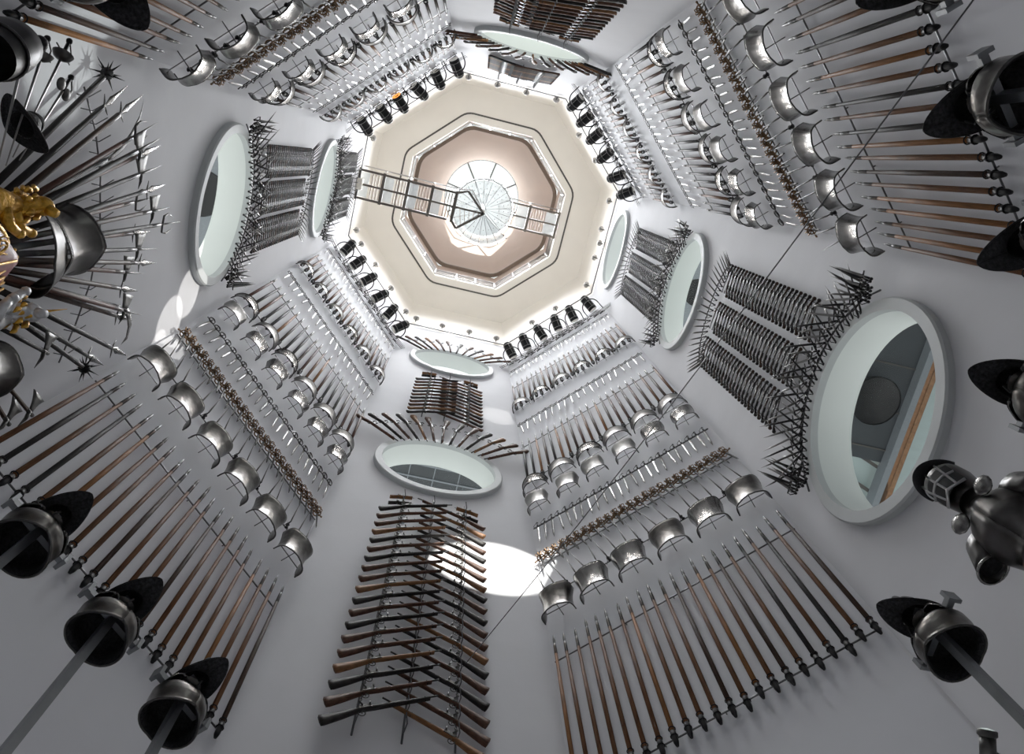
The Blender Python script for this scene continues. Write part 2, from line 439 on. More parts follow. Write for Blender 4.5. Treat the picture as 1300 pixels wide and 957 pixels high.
def pendant(label, P, r):
    t = T('gallery_lamp', label, 'lamp', Matrix.Translation(P), 'dome lamps behind the round windows')
    b = MB(); b.lathe([(r, 0), (r * .95, r * .35), (r * .6, r * .75), (.04, r)], 24); b.lathe([(r * .97, .02), (r * .5, .15), (.001, .16)], 24); part('lamp_shade', b.me('sh', 'dull black'), t)
    b = MB(); b.tube([(0, 0, r), (0, 0, r + .6)], .02, 6); part('stem', b.me('st', 'rod steel'), t)
pendant('black round ceiling lamp seen through the largest round window on the right', (5.75, .42, 11.6), .36)
pendant('dark dome lamp seen at the lower edge of the large left round window', (-5.15, .2, 15.3), .42)
pendant('brown dome lamp seen through the middle round window on the right wall', (5.15, .2, 18.8), .33)
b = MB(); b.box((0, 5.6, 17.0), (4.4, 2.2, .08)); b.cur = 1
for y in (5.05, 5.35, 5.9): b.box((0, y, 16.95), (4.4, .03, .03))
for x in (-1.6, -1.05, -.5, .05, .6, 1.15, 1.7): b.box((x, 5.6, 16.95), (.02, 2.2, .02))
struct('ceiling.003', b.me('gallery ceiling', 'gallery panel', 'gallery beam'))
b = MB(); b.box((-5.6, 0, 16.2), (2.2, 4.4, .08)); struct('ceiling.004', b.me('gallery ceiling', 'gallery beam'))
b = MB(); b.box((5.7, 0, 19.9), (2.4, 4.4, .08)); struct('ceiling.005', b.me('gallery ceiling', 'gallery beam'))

# ------------------------------------------------------------------ weapon prototypes (Z along the weapon, base at origin, wall behind at -Y)
def pike_proto(L, shaft, headL=.22, r=.024, sag=0):
    b = MB(); b.tube([(0, 0, .05), (0, 0, L * .5), (0, 0, L - headL)], [r, r * 1.02, r * .72], 8)
    h = MB(); z = L - headL
    h.tube([(0, 0, z - .16), (0, 0, z), (0, 0, z + .05)], [r * .85, r * .8, r * .5], 6)
    h.tube([(0, 0, z + .02), (0, 0, z + .07), (0, 0, z + .13), (0, 0, L)], [.009, .019, .016, .001], 6, flat=.35)
    f = MB(); f.tube([(0, 0, -.02), (0, 0, .03), (0, 0, .12), (0, 0, .16)], [r * .6, r * 1.1, r * 1.18, r * 1.12], 8)
    f.ring((0, 0, .1), r * 1.35, .007, 'z', 10, 4); f.ring((0, 0, .19), r * 1.3, .006, 'z', 10, 4)
    return ('pike', 'pike', None, [('shaft', b.me('shaft', shaft)), ('spearhead', h.me('head', 'dark steel')), ('butt_shoe', f.me('shoe', 'black steel'))])
def breast_proto(m, variant=0):
    b = MB(); W = .195; H = .43
    def f(i, j):
        a = (i - .5) * pi * 1.02; e = abs(i - .5) * 2
        prof = 1 - .10 * sin(pi * min(1, j * 1.1)) + .07 * j ** 3 + .06 * max(0, 1 - j / .1)
        keel = .022 * max(0, 1 - e * 4)
        sx = math.copysign(abs(sin(a)) ** .56, sin(a))
        z = H * j - .03 * max(0, 1 - e * 1.9) * j ** 4 + .03 * e ** 4 * (1 - j)
        return (W * prof * sx, (.165 + .01 * j) * prof * max(0, cos(a)) ** .55 + keel + .02, z)
    b.grid(f, 22, 12, .006)
    e = MB(); e.tube([f(i / 18, 0) for i in range(19)], .009, 5); e2 = MB(); e2.tube([f(i / 18, 1) for i in range(19)], .009, 5)
    s_ = MB(); s_.bar((0, -.09, .17), (0, .165, .17), .010, .010); s_.bar((-W * .88, .04, .17), (W * .88, .04, .17), .010, .010)
    return ('breastplate', 'armour', None, [('plate', b.me('plate', m)), ('rolled_edge', e.me('edge', 'dark steel')), ('rolled_edge', e2.me('edge', 'dark steel')), ('support_bracket', s_.me('strut', 'rod steel'))])
def collar_proto(m):
    b = MB()
    def f(i, j):
        a = (i - .5) * pi * 1.04; pr = 1 + .12 * (abs(j - .5) * 2) ** 2
        return (.225 * pr * sin(a), .19 * pr * cos(a) + .02, j * (.30 - .07 * abs(i - .5) * 2) + .05 * abs(i - .5))
    b.grid(f, 16, 6, .006)
    s_ = MB(); s_.bar((0, -.09, .12), (0, .2, .12), .012, .012); s_.bar((-.21, .02, .12), (.21, .02, .12), .012, .012)
    e = MB(); e.tube([f(i / 16, 0) for i in range(17)], .008, 5); e2 = MB(); e2.tube([f(i / 16, 1) for i in range(17)], .010, 5)
    return ('backplate', 'armour', None, [('plate', b.me('plate', m)), ('rolled_edge', e.me('edge', 'black steel')), ('rolled_edge', e2.me('edge', 'black steel')), ('support_bracket', s_.me('strut', 'rod steel'))])
def bayonet_proto(L=.42):
    b = MB(); b.tube([(0, .035, .1), (0, .03, .13), (0, .02, L)], [.010, .011, .002], 4)
    s_ = MB(); s_.tube([(0, 0, 0), (0, 0, .09)], .017, 8); s_.ring((0, 0, .01), .022, .006, 'z', 8, 4); s_.ring((0, 0, .06), .022, .006, 'z', 8, 4)
    s_.tube([(0, 0, .085), (0, .02, .095), (0, .035, .11)], .009, 5); s_.tube([(0, 0, .04), (.035, 0, .03), (.04, 0, .0)], .006, 4)
    return ('bayonet', 'bayonet', None, [('blade', b.me('blade', 'dark steel')), ('socket', s_.me('socket', 'black steel'))])
def hanger_proto(bm, L=.55):
    # short sword hanging point down from a loop-guard hilt (origin at guard)
    b = MB(); b.tube([(0, 0, 0), (0, 0, -L * .8), (0, 0, -L)], [.02, .017, .002], 6, flat=.25)
    h = MB(); h.tube([(0, 0, 0), (0, 0, .06), (0, 0, .12)], [.013, .016, .013], 6); h.ball((0, 0, .135), .02, 6, 5)
    h.tube([(-.075, 0, .012), (-.03, 0, -.004), (.03, 0, -.004), (.075, 0, .012)], [.010, .008, .008, .010], 5)
    h.tube([(.06, 0, 0), (.062, .01, .07), (.03, 0, .135), (0, 0, .14)], .006, 4)
    return ('short_sword', 'sword', None, [('blade', b.me('blade', bm)), ('hilt', h.me('hilt', 'black steel'))])
def loop_proto(bm, L=.5):
    b = MB(); b.tube([(0, 0, 0), (0, 0, -L * .8), (0, 0, -L)], [.019, .016, .002], 6, flat=.25)
    h = MB(); h.tube([(0, 0, 0), (0, 0, .12)], [.013, .013], 6)
    h.ring((0, .01, .06), .05, .010, 'y', 12, 5, ry=.075); h.ball((0, 0, .14), .02, 6, 5)
    return ('loop_hilt_sword', 'sword', None, [('blade', b.me('blade', bm)), ('hilt', h.me('hilt', 'black steel'))])
def basket_proto(L=.34):
    # brass half-basket hilt with its dark scabbard mouth
    h = MB()
    for a in (-.7, 0, .7):
        h.tube([(0, 0, .0), (.055 * sin(a), .055 * cos(a), .02), (.075 * sin(a), .075 * cos(a), .07), (.05 * sin(a), .05 * cos(a), .125), (0, 0, .14)], .008, 5)
    h.ring((0, 0, .01), .055, .010, 'z', 12, 5); h.tube([(-.1, 0, .02), (.1, 0, -.02)], [.012, .012], 5); h.ball((.1, 0, -.02), .017, 6, 4); h.ball((-.1, 0, .02), .017, 6, 4)
    g = MB(); g.tube([(0, 0, 0), (0, 0, .13)], [.015, .017], 6); g.ball((0, 0, .15), .024, 7, 5)
    b = MB(); b.tube([(0, 0, 0), (0, 0, -.10), (0.01, 0, -L * .8), (.02, 0, -L)], [.02, .019, .015, .004], 6, flat=.35)
    return ('basket_sword', 'sword', None, [('guard', h.me('guard', 'brass')), ('grip', g.me('grip', 'dark wood')), ('blade', b.me('blade', 'black steel'))])
def gun_proto(L, stock, kind='rifle', fat=1.):
    # gun lies along +X from butt (0) to muzzle (L); Z up on the wall, Y into the room
    b = MB(); w = .03 * fat
    prof = [(0, -.062, .062), (.03, -.068, .055), (.16, -.055, .035), (.27, -.038, .02), (.34, -.024, .022), (.44, -.028, .026), (.6, -.022, .02), (.92, -.016, .014)]
    vs = []
    sc_ = L / 1.25
    for (x, lo, hi) in prof:
        X = x * L; lo *= sc_ * fat; hi *= sc_ * fat; dr = -.05 * sc_ * max(0, 1 - x / .3)
        for (yy, zz) in ((-w * .6, lo), (w * .6, lo), (w, (lo + hi) / 2), (w * .6, hi), (-w * .6, hi), (-w, (lo + hi) / 2)):
            vs.append((X, yy, zz + dr))
    n = len(prof); b.add(vs, [(i * 6 + j, (i + 1) * 6 + j, (i + 1) * 6 + (j + 1) % 6, i * 6 + (j + 1) % 6) for i in range(n - 1) for j in range(6)] + [(0, 1, 2, 3, 4, 5), tuple(range(n * 6 - 1, n * 6 - 7, -1))])
    c = MB(); r = .012 * sc_ * fat; c.tube([(L * .36, 0, .022 * sc_), (L * .7, 0, .02 * sc_), (L, 0, .018 * sc_)], [r * 1.3, r, r * .9], 8)
    for x in (.55, .72, .88): c.ring((L * x, 0, .004), .024 * sc_ * fat, .005, 'x', 10, 4)
    l = MB(); l.box((L * .37, .03 * fat, .01), (.13 * sc_, .012, .035 * sc_)); l.tube([(L * .35, .035, .02), (L * .33, .04, .07 * sc_), (L * .36, .04, .085 * sc_)], .010 * sc_ * fat, 5)
    l.tube([(L * .41, .035, .02), (L * .42, .035, .055 * sc_)], .010 * sc_, 5)
    l.ring((L * .33, 0, -.045 * sc_), .035 * sc_, .006, 'y', 10, 4)
    l.tube([(L * .34, 0, -.02), (L * .33, 0, -.055 * sc_)], .005, 4)
    return (kind, 'gun' if kind != 'small_pistol' else 'pistol', None, [('stock', b.me('stock', stock)), ('barrel', c.me('barrel', 'black steel')), ('lock', l.me('lock', 'dark steel'))])
def pistol_small(stock):
    # one mesh each: far and small. Along X, .5 long, curved butt
    b = MB(); b.tube([(0, 0, -.055), (.015, 0, -.05), (.05, 0, -.02), (.12, 0, 0), (.3, 0, 0)], [.020, .021, .013, .012, .008], 6)
    b.ball((0, 0, -.06), .027, 7, 5)
    c = MB(); c.tube([(.15, 0, .012), (.48, 0, .012)], [.009, .007], 6); c.ring((.47, 0, .012), .013, .005, 'x', 8, 4)
    l = MB(); l.box((.15, .018, .01), (.07, .01, .025)); l.tube([(.13, .02, .02), (.125, .022, .045)], .007, 4); l.ring((.13, 0, -.024), .018, .004, 'y', 8, 4)
    global PIST
    PIST = MB(); I = Matrix.Identity(4)
    for q, src in enumerate((b, c, l)):
        src.m = [q] * len(src.m); PIST.put(src, I); src.m = [0] * len(src.m)
    return ('pistol', 'pistol', None, [('stock', b.me('stock', stock)), ('barrel', c.me('barrel', 'dark steel')), ('lock', l.me('lock', 'black steel'))])
def spike_sword(L, m, hilt='black steel'):
    b = MB(); b.tube([(0, 0, 0), (0, 0, L * .7), (0, 0, L)], [.017, .013, .001], 5, flat=.5)
    h = MB(); h.tube([(0, 0, 0), (0, 0, -.1)], [.012, .013], 6); h.ball((0, 0, -.115), .02, 6, 4)
    h.tube([(-.06, 0, .01), (0, 0, -.004), (.06, 0, -.01)], .009, 5); h.tube([(.05, 0, -.005), (.05, .01, -.06), (.01, 0, -.11)], .006, 4)
    return ('small_sword', 'sword', None, [('blade', b.me('blade', m)), ('hilt', h.me('hilt', hilt))])

def rodM(name, k, z, off, u0, u1, label, r=.009, z2=None):
    z2 = z if z2 is None else z2
    b = MB(); b.tube([P3(k, u0, z, off), P3(k, u1, z2, off)], r, 6)
    n = 5
    for i in range(n):
        t = (i + .5) / n; u = u0 + (u1 - u0) * t; zz = z + (z2 - z) * t
        b.tube([P3(k, u, zz, 0), P3(k, u, zz, off)], r * .8, 4)
    T('mounting_rail', label, 'rail', me=b.me('rod', 'rod steel'))
ENDS = {1: 'left', 3: 'top', 5: 'lower', 7: 'top'}   # which end (largest |u| side) counting starts from
FR = {1: 'left', 3: 'top left', 5: 'lower left', 7: 'top left'}
PN = {k: FACE[k] for k in FACE}
def row(k, proto, n, z, off, group, fmt, u0=-1.5, u1=1.5, rot=0., tilt=0., span=(0, .5), jz=0., jr=0., ju=0., sc=1., jitter=None):
    """n things along a row, numbered from the end given by FR; fmt gets the ordinal."""
    us = [u0 + (u1 - u0) * i / (n - 1) for i in range(n)]
    if k in (1, 3): us.reverse()
    items = []
    for u in us:
        pr = random.choice(proto) if isinstance(proto, list) else proto
        M = FM(k, u + random.uniform(-ju, ju), z + random.uniform(-jz, jz), off, rot + random.uniform(-jr, jr), tilt + random.uniform(-jr, jr) * .5, 0, sc)
        if inM(M, *span): items.append((pr, M))
    for i, (pr, M) in enumerate(items):
        inst(pr, M, fmt % ordn(i + 1), group)
COLOR = {'brown wood': 'brown', 'tan wood': 'tan', 'dark wood': 'dark brown', 'black wood': 'black', 'red wood': 'reddish'}
def pike_row(k, n, ztip, L, rowname, mix, u0=-1.56, u1=1.56, r=.024, off=.1):
    us = [u0 + (u1 - u0) * i / (n - 1) for i in range(n)]
    if k in (1, 3): us.reverse()
    c = 0
    for u in us:
        m = random.choice(mix); key = (m, L, r)
        if key not in PK: PK[key] = pike_proto(L, m, r=r)
        M = FM(k, u, ztip - L + random.uniform(-.05, .05), off, random.uniform(-.006, .006), random.uniform(-.004, .004))
        if not inM(M, 0, L): continue
        c += 1
        inst(PK[key], M, '%s pike, %s from %s, %s, %s' % (COLOR[m], ordn(c), FR[k], rowname, PN[k]), 'pikes in the %s of the %s' % (rowname, PN[k]))
PK = {}
BR = [breast_proto('armour steel'), breast_proto('old armour')]; BR2 = [breast_proto('armour steel'), breast_proto('steel')]
CL = [collar_proto('steel'), collar_proto('armour steel')]
BAY = bayonet_proto(.5); HG = [hanger_proto('dark steel'), hanger_proto('steel')] * 2 + [hanger_proto('bright steel')]
LP = [loop_proto('dark steel'), loop_proto('steel')] * 2 + [loop_proto('bright steel')]; BK = basket_proto()
SPK = [spike_sword(.55, 'steel'), spike_sword(.5, 'dark steel')]
items_long = []
ADJ = {1: 1., 3: 1.005, 5: 1.005, 7: .972}
for k in (1, 3, 5, 7):
    P = PN[k]; F = FR[k]
    def zz(z, off): 
        a = ADJ[k] if z < 18 else 1.
        return ZR(k, 1.6 + (z - 1.6) * a, off)
    # lowest pikes
    zt = zz(9.9, .1); Lp = zt - zz(7.42, .1)
    pike_row(k, 22, zt, round(Lp, 2), 'lowest pike row', ['brown wood', 'brown wood', 'tan wood', 'dark wood', 'brown wood', 'black wood'], r=.025)
    rodM('r', k, zt - .42, .06, -1.6, 1.6, 'upper thin rail holding the lowest pike row of the ' + P)
    rodM('r', k, zt - Lp + .12, .06, -1.6, 1.6, 'lower thin rail holding the lowest pike row of the ' + P)
    # breastplates
    row(k, BR, 6, zz(10.16 - (.22 if k == 7 else 0), .12), .1, 'single breastplates on the ' + P, 'polished breastplate, %s from ' + F + ', single row, ' + P, -1.4, 1.4, span=(0, .4), jr=.05, sc=1.08)
    rodM('r', k, zz(10.78, .05), .05, -1.6, 1.6, 'thin rail between breastplates and bayonets on the ' + P)
    # bayonets
    row(k, BAY, 20, zz(10.82, .14), .12, 'socket bayonets on the ' + P, 'upright bayonet, %s from ' + F + ', above breastplates, ' + P, -1.52, 1.52, rot=.22, tilt=.35, span=(0, .4), jr=.14)
    # basket hilts
    row(k, BK, 25, zz(11.85, .12), .1, 'brass hilted swords on the ' + P, 'brass hilted sword, %s from ' + F + ', packed row, ' + P, -1.55, 1.55, rot=.25, span=(-.3, .15), jr=.1, jz=.01)
    rodM('r', k, zz(11.62, .05), .05, -1.6, 1.6, 'thin rail under the brass sword hilts on the ' + P)
    # loop or cross hilts
    pr = LP if k in (3, 7) else HG; nm = 'loop-hilted short sword' if k in (3, 7) else 'cross-hilted short sword'
    row(k, pr, 24, zz(12.82, .12), .1, nm + 's on the ' + P, nm + ', %s from ' + F + ', lower sword row, ' + P, -1.52, 1.52, span=(-.5, .15), jr=.06)
    rodM('r', k, zz(12.78, .05), .06, -1.6, 1.6, 'thin rail behind the lower short swords on the ' + P)
    # pairs
    row(k, BR2, 6, zz(13.3, .12), .09, 'paired breastplates on the ' + P, 'breastplate, %s from ' + F + ', under middle pikes, ' + P, -1.4, 1.42, span=(0, .4), jr=.08, sc=.95)
    row(k, CL, 6, zz(14.10, .12), .08, 'backplates on the ' + P, 'curved backplate, %s from ' + F + ', under middle pikes, ' + P, -1.38, 1.43, span=(0, .3), jr=.08, sc=.98)
    # middle pikes
    zt = zz(16.75, .1); Lp = zt - zz(14.55, .1)
    pike_row(k, 21, zt, round(Lp, 2), 'middle pike row', ['brown wood', 'dark wood', 'dark wood', 'red wood', 'tan wood', 'black wood', 'black wood'], r=.026)
    rodM('r', k, zt - .3, .06, -1.6, 1.6, 'upper thin rail holding the middle pike row of the ' + P)
    rodM('r', k, zt - Lp + .15, .06, -1.6, 1.6, 'lower thin rail holding the middle pike row of the ' + P)
    # upper swords
    row(k, HG, 20, zz(17.75, .12), .1, 'upper short swords on the ' + P, 'short sword, %s from ' + F + ', upper sword row, ' + P, -1.52, 1.52, span=(-.5, .15), jr=.08)
    rodM('r', k, zz(17.75, .05), .06, -1.6, 1.6, 'thin rail behind the upper short swords on the ' + P)
    row(k, CL, 6, zz(18.75, .12), .08, 'crescent backplates on the ' + P, 'crescent steel plate, %s from ' + F + ', under top pikes, ' + P, -1.42, 1.42, span=(0, .3), jr=.08, sc=.92)
    zt = zz(21.1, .1); Lp = zt - zz(18.9, .1)
    pike_row(k, 23, zt, round(Lp, 2), 'top pike row', ['brown wood', 'dark wood', 'brown wood', 'red wood', 'dark wood'], r=.028)
    rodM('r', k, zt - .35, .06, -1.6, 1.6, 'thin rail holding the top pike row of the ' + P)
    row(k, HG, 24, zz(22.25, .12), .08, 'topmost short swords on the ' + P, 'tiny short sword, %s from ' + F + ', topmost sword row, ' + P, -1.55, 1.55, span=(-.5, .15), jr=.1, sc=.85)
    rodM('r', k, zz(22.25, .05), .05, -1.6, 1.6, 'thin rail behind the topmost short swords on the ' + P)
    # slanting swords under the lamps
    c = 0
    us = [-1.35 + 2.7 * i / 13 for i in range(14)]
    if k in (1, 3): us.reverse()
    for i, u in enumerate(us):
        for q in (0, 1):
            c += 1
            M = FM(k, u + (.2 if q else -.2), zz(22.75 + .25 * q, .12), .12, (1.35 if q else -1.35) + random.uniform(-.08, .08), .1)
            if not inM(M, 0, .9): continue
            items_long.append((k, q, M, c))
LONG = [('long_sword',) + spike_sword(.95, 'dark steel', 'black steel')[1:], ('long_sword',) + spike_sword(.9, 'dark steel', 'black steel')[1:]]
cnt = {}
for (k, q, M, c) in items_long:
    cnt[k] = cnt.get(k, 0) + 1
    inst(LONG[q], M, 'level long sword, %s from %s, under lamps, %s' % (ordn(cnt[k]), FR[k], PN[k]), 'level long swords on the ' + PN[k])

# ------------------------------------------------------------------ pistol blocks and sword arcs (right and left walls)
PS = [pistol_small('black wood'), pistol_small('dark wood'), pistol_small('black wood')]
ARM = {0: ('bottom', 'middle', 'top'), 4: ('lower', 'upper')}
REST = MB()
def pistol_block(k, zw0, zw1, where, bn):
    colname = {0: ('upper', 'middle', 'lower'), 4: ('lower', 'middle', 'upper')}[k]
    z0 = ZR(k, zw0, .1); z1 = ZR(k, zw1, .1); n = 25
    for ci, uc in enumerate((-.60, .04, .66)):
        c = 0
        dz = (0, .05, .12)[ci]
        for i in range(2 * n):
            z = z1 - (z1 - z0) * (i // 2) / (n - 1) + dz; lft = i % 2 == 0
            # butts alternate between the two edges of the column, barrels crossing
            M = FM(k, uc - .26, z, .13, -.12, 0) if lft else FM(k, uc + .26, z, .08, pi + .12, 0) @ Matrix.Rotation(pi, 4, 'X')
            if not infr(M @ Vector((.25, 0, 0)), m=5): continue
            if bn:
                REST.put(PIST, M)
                continue
            c += 1
            inst(PS[(i * 7 + ci) % 3], M, 'dark pistol, %s down, %s column, %s' % (ordn(c), colname[ci], where), 'pistols in the ' + where)
        b = MB(); 
        for du in (-.2, .2): b.tube([P3(k, uc + du, z0 - .12, .05), P3(k, uc + du, z1 + .2, .05)], .008, 5)
        T('pistol_rack', 'thin twin rack rods behind the %s pistol column, %s' % (colname[ci], where), 'rack', me=b.me('rods', 'rod steel'))
    # arch of upright daggers over the block
    c = 0; na = 26
    for i in range(na):
        t = pi * i / (na - 1); u = -.86 * cos(t) + .03; z = z1 + .10 + .42 * sin(t)
        a = (-.9 * cos(t)); M = FM(k, u, z, .1, a + random.uniform(-.08, .08), .35)
        if not infr(M.translation, m=5): continue
        c += 1
        inst(DG, M, 'thin dagger, %s along the arch over the %s' % (ordn(c), where), 'daggers arched over the ' + where)
DG = spike_sword(.32, 'dark steel'); DG = ('dagger', 'dagger', None, DG[3])
pistol_block(0, 10.7, 13.95, 'large pistol block on the right wall', 0)
pistol_block(0, 17.85, 21.3, 'small pistol block on the right wall', 1)
pistol_block(4, 14.75, 18.1, 'large pistol block on the left wall', 0)
pistol_block(4, 21.7, 24.2, 'small pistol block on the left wall', 1)
ro = T('pistol', 'dark pistols packed in the two small blocks near the tops of side walls', 'pistols', me=REST.me('pistols', 'black wood', 'dark steel', 'black steel')); ro['kind'] = 'stuff'
SW = [spike_sword(.46, 'dark steel'), spike_sword(.42, 'steel'), spike_sword(.5, 'black steel')]
def sword_arc(k, zc, where, n=34):
    c = 0
    for lay in range(2):
        for i in range(n):
            ph = -78 + 156 * i / (n - 1); p = rad(ph)
            R = 1.21 + .10 * lay
            u = R * sin(p); z = zc + R * cos(p)
            if abs(u) > 1.36: u = math.copysign(1.36, u)
            z = max(z, zc + .75)
            d = p * .45 + (.55 if lay else -.45) + random.uniform(-.15, .15)
            if abs(ph) > 58: d = math.copysign(.1, p) + random.uniform(-.16, .16)
            M = FM(k, u, z, .12 + .06 * lay, d, random.uniform(.1, .5))
            if not infr(M.translation, m=8): continue
            c += 1
            inst(SW[(i + lay) % 3], M, 'small sword, %s along the arc %s' % (ordn(c) if c < 70 else 'last', where), 'swords in the arc ' + where)
    b = MB(); pts = [P3(k, 1.3 * sin(rad(a)), zc + 1.3 * cos(rad(a)), .06) for a in range(-66, 67, 6)]; b.tube(pts, .012, 5)
    T('arched_rail', 'curved dark rail carrying the arc of swords ' + where, 'rail', me=b.me('rail', 'rod steel'))
sword_arc(0, 8.82, 'over the largest right round window')
sword_arc(0, 16.0, 'over the middle right round window')
sword_arc(4, 12.65, 'over the large left round window')
sword_arc(4, 19.9, 'over the small left round window')

# ------------------------------------------------------------------ guns (bottom and top walls)
GUN = {}
def gun(L, st, kind='rifle', fat=1.):
    key = (L, st, kind, fat)
    if key not in GUN: GUN[key] = gun_proto(L, st, kind, fat)
    return GUN[key]
STK = ['stock wood', 'stock black', 'stock wood', 'stock black', 'stock tan', 'stock wood']
SN = {'stock wood': 'brown', 'stock black': 'black', 'stock tan': 'light brown'}
def gun_M(k, u0, z0, u1, z1, off):
    # butt at (u0,z0), muzzle at (u1,z1)
    du, dz = u1 - u0, z1 - z0
    if du < 0:   # mirror by turning half round the long axis
        ang = atan2(dz, -du)
        return FM(k, u0, z0, off, 0) @ Matrix.Rotation(ang, 4, 'Y') @ Matrix.Rotation(pi, 4, 'Z') @ Matrix.Scale(-1, 4, (0, 1, 0))
    return FM(k, u0, z0, off, 0) @ Matrix.Rotation(-atan2(dz, du), 4, 'Y')
def herring(k, ztopw, zbotw, step, where, L=1.25, sgn=1, rise=.52):
    for sd, nm in ((1, 'left' if k == 2 else 'right'), (-1, 'right' if k == 2 else 'left')):
        off = .2 if sd > 0 else .1
        z = ZR(k, ztopw, off); c = 0; zb = ZR(k, zbotw, off)
        while z > zb:
            M = gun_M(k, .84 * sd, z, -.22 * sd, z + rise * sgn, off)
            if infr(M.translation, M @ Vector((L * .6, 0, 0)), m=30):
                c += 1; st = STK[(c * 5 + (2 if sd > 0 else 0)) % 6]
                inst(gun(L, st, fat=.88), M, '%s rifle, %s from top of the %s stack, %s' % (SN[st], ordn(c), nm, where.replace('rifle herringbone ', '').replace('rifle cluster ', '')), 'rifles in the %s-hand stack, %s' % (nm, where))
            z -= step
    for u in (.5, -.5, .02):
        b = MB(); za, zb2 = ZR(k, zbotw, .05), ZR(k, ztopw + .6, .05)
        b.tube([P3(k, u, za, .06), P3(k, u, zb2, .06)], .012, 5); n = int((zb2 - za) / step)
        for i in range(n): zq = za + (i + .5) * step; b.tube([P3(k, u, zq, .05), P3(k, u - .02, zq + .03, .16), P3(k, u + .01, zq + .08, .24)], .007, 4)
        T('hook_rail', 'dark hook rail %s rifles, %s' % ({.5: 'behind left', -.5: 'behind right', .02: 'between'}[u], where.replace('rifle herringbone ', '').replace('rifle cluster ', '')), 'rail', me=b.me('rail', 'rod steel'))
herring(2, 12.5, 7.75, .245, 'rifle herringbone below the large bottom window')
herring(2, 19.75, 17.0, .245, 'rifle herringbone below the small bottom window')
herring(6, 15.6, 12.3, .235, 'rifle herringbone below the oval top window')
herring(6, 23.3, 20.9, .16, 'rifle cluster above the oval top window')
def fan(k, zc, where, n=13, L=1.3, r0=1.22, off=.14, spread=44):
    zc = ZR(k, zc, off)
    for i in range(n):
        p = rad(-spread + 2 * spread * i / (n - 1)); u0, z0 = r0 * sin(p), zc + r0 * cos(p)
        d = p * .95; u1, z1 = u0 + L * sin(d), z0 + L * cos(d)
        st = STK[(i * 5) % 6]
        M = gun_M(k, u1, z1, u0, z0, off)
        if not infr(M.translation, M @ Vector((L, 0, 0)), m=8): continue
        inst(gun(L, st, 'carbine', 1.), M, '%s carbine, %s from the right end of the fan %s' % (SN[st], ordn(i + 1), where) if k == 2 else '%s carbine, %s from the left end of the fan %s' % (SN[st], ordn(i + 1), where), 'carbines fanned ' + where)
fan(2, 14.46, 'above the large bottom window'); fan(2, 21.79, 'above the small bottom window', L=1.2, n=12)
fan(6, 17.73, 'above the oval top window', n=16, spread=58, L=1.15)
for k, zt, wh in ((2, 12.95, 'large bottom window'), (2, 20.35, 'small bottom window'), (6, 16.1, 'oval top window')):
    for sd in (1, -1):
        for j in range(2):
            z = ZR(k, zt - j * .22 - (.05 if sd < 0 else 0), .1)
            M = gun_M(k, .72 * sd, z, .4 * sd, z + .08, .1)
            inst(gun(.4, 'stock black' if j else 'stock tan', 'small_pistol', 1.1), M, '%s small pistol, %s at %s, between rifles and %s' % ('dark' if j else 'brown', 'second down' if j else 'topmost', 'left' if sd * (1 if k == 2 else -1) > 0 else 'right', wh), 'small pistols below the ' + wh)

# ------------------------------------------------------------------ armour busts on posts
def leaf(b, z, L, W, rise, n=24, hole=.0):
    pass
def morion(brim='black steel', dome='hollow black'):
    # seen from below: leaf-shaped brim rising to points front and back, hollow bowl
    b = MB()
    def f(i, j):
        t = 2 * pi * i; r0x, r0y = .105, .13
        ex = .175 * abs(sin(t)) ** 1.0; ox = (.165) * (1 if sin(t) > 0 else -1) * abs(sin(t)) ** 1.1; oy = .30 * (1 if cos(t) > 0 else -1) * abs(cos(t)) ** 1.25
        x = r0x * sin(t) * (1 - j) + ox * j; y = r0y * cos(t) * (1 - j) + oy * j
        return (x, y, .07 * j * abs(cos(t)) ** 2 - .03 * j * abs(sin(t)))
    b.grid(f, 40, 4, .004)
    e = MB(); e.tube([f(i / 40, 1) for i in range(41)], .006, 5)
    d = MB(); d.lathe([(1.0, 0), (.98, .06), (.85, .13), (.55, .19), (.2, .22), (.01, .225)], 24, sx=.105, sy=.13)
    cmb = MB(); cmb.grid(lambda i, j: (.004, .115 * cos(pi * i), .10 + (.13 + .06 * j) * sin(pi * i) * 1.0), 14, 1, .008)
    return [('brim', b.me('brim', dome)), ('brim_edge', e.me('edge', brim)), ('bowl', d.me('bowl', dome)), ('comb', cmb.me('comb', brim))]
MOR = morion()
def cuirass_meshes(m):
    b = MB()
    def f(i, j):
        t = 2 * pi * i; prof = [(0, .205, .185), (.1, .185, .165), (.35, .20, .185), (.6, .205, .175), (.8, .17, .14), (1, .085, .085)]
        for a, c in zip(prof, prof[1:]):
            if j <= c[0] + 1e-9: s_ = (j - a[0]) / (c[0] - a[0]); rx = a[1] + (c[1] - a[1]) * s_; ry = a[2] + (c[2] - a[2]) * s_; break
        k_ = .03 * max(0, cos(t)) ** 6 * (1 - j)
        return (rx * 1.08 * sin(t), ry * 1.1 * cos(t) + k_, .27 * j + .035 * (1 - j) ** 4 * abs(sin(t)) * -1)
    b.grid(f, 36, 14, .005)
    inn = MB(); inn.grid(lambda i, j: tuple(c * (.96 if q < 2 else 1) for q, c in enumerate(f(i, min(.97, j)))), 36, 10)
    e = MB(); e.tube([f(i / 36, 0) for i in range(37)], .009, 5)
    col = MB(); col.lathe([(.10, .26), (.085, .29), (.09, .34), (.10, .36)], 20)
    return b.me('cuirass', m), inn.me('inside', 'hollow black'), e.me('edge', 'dark steel'), col.me('collar', m)
CU = cuirass_meshes('old armour')
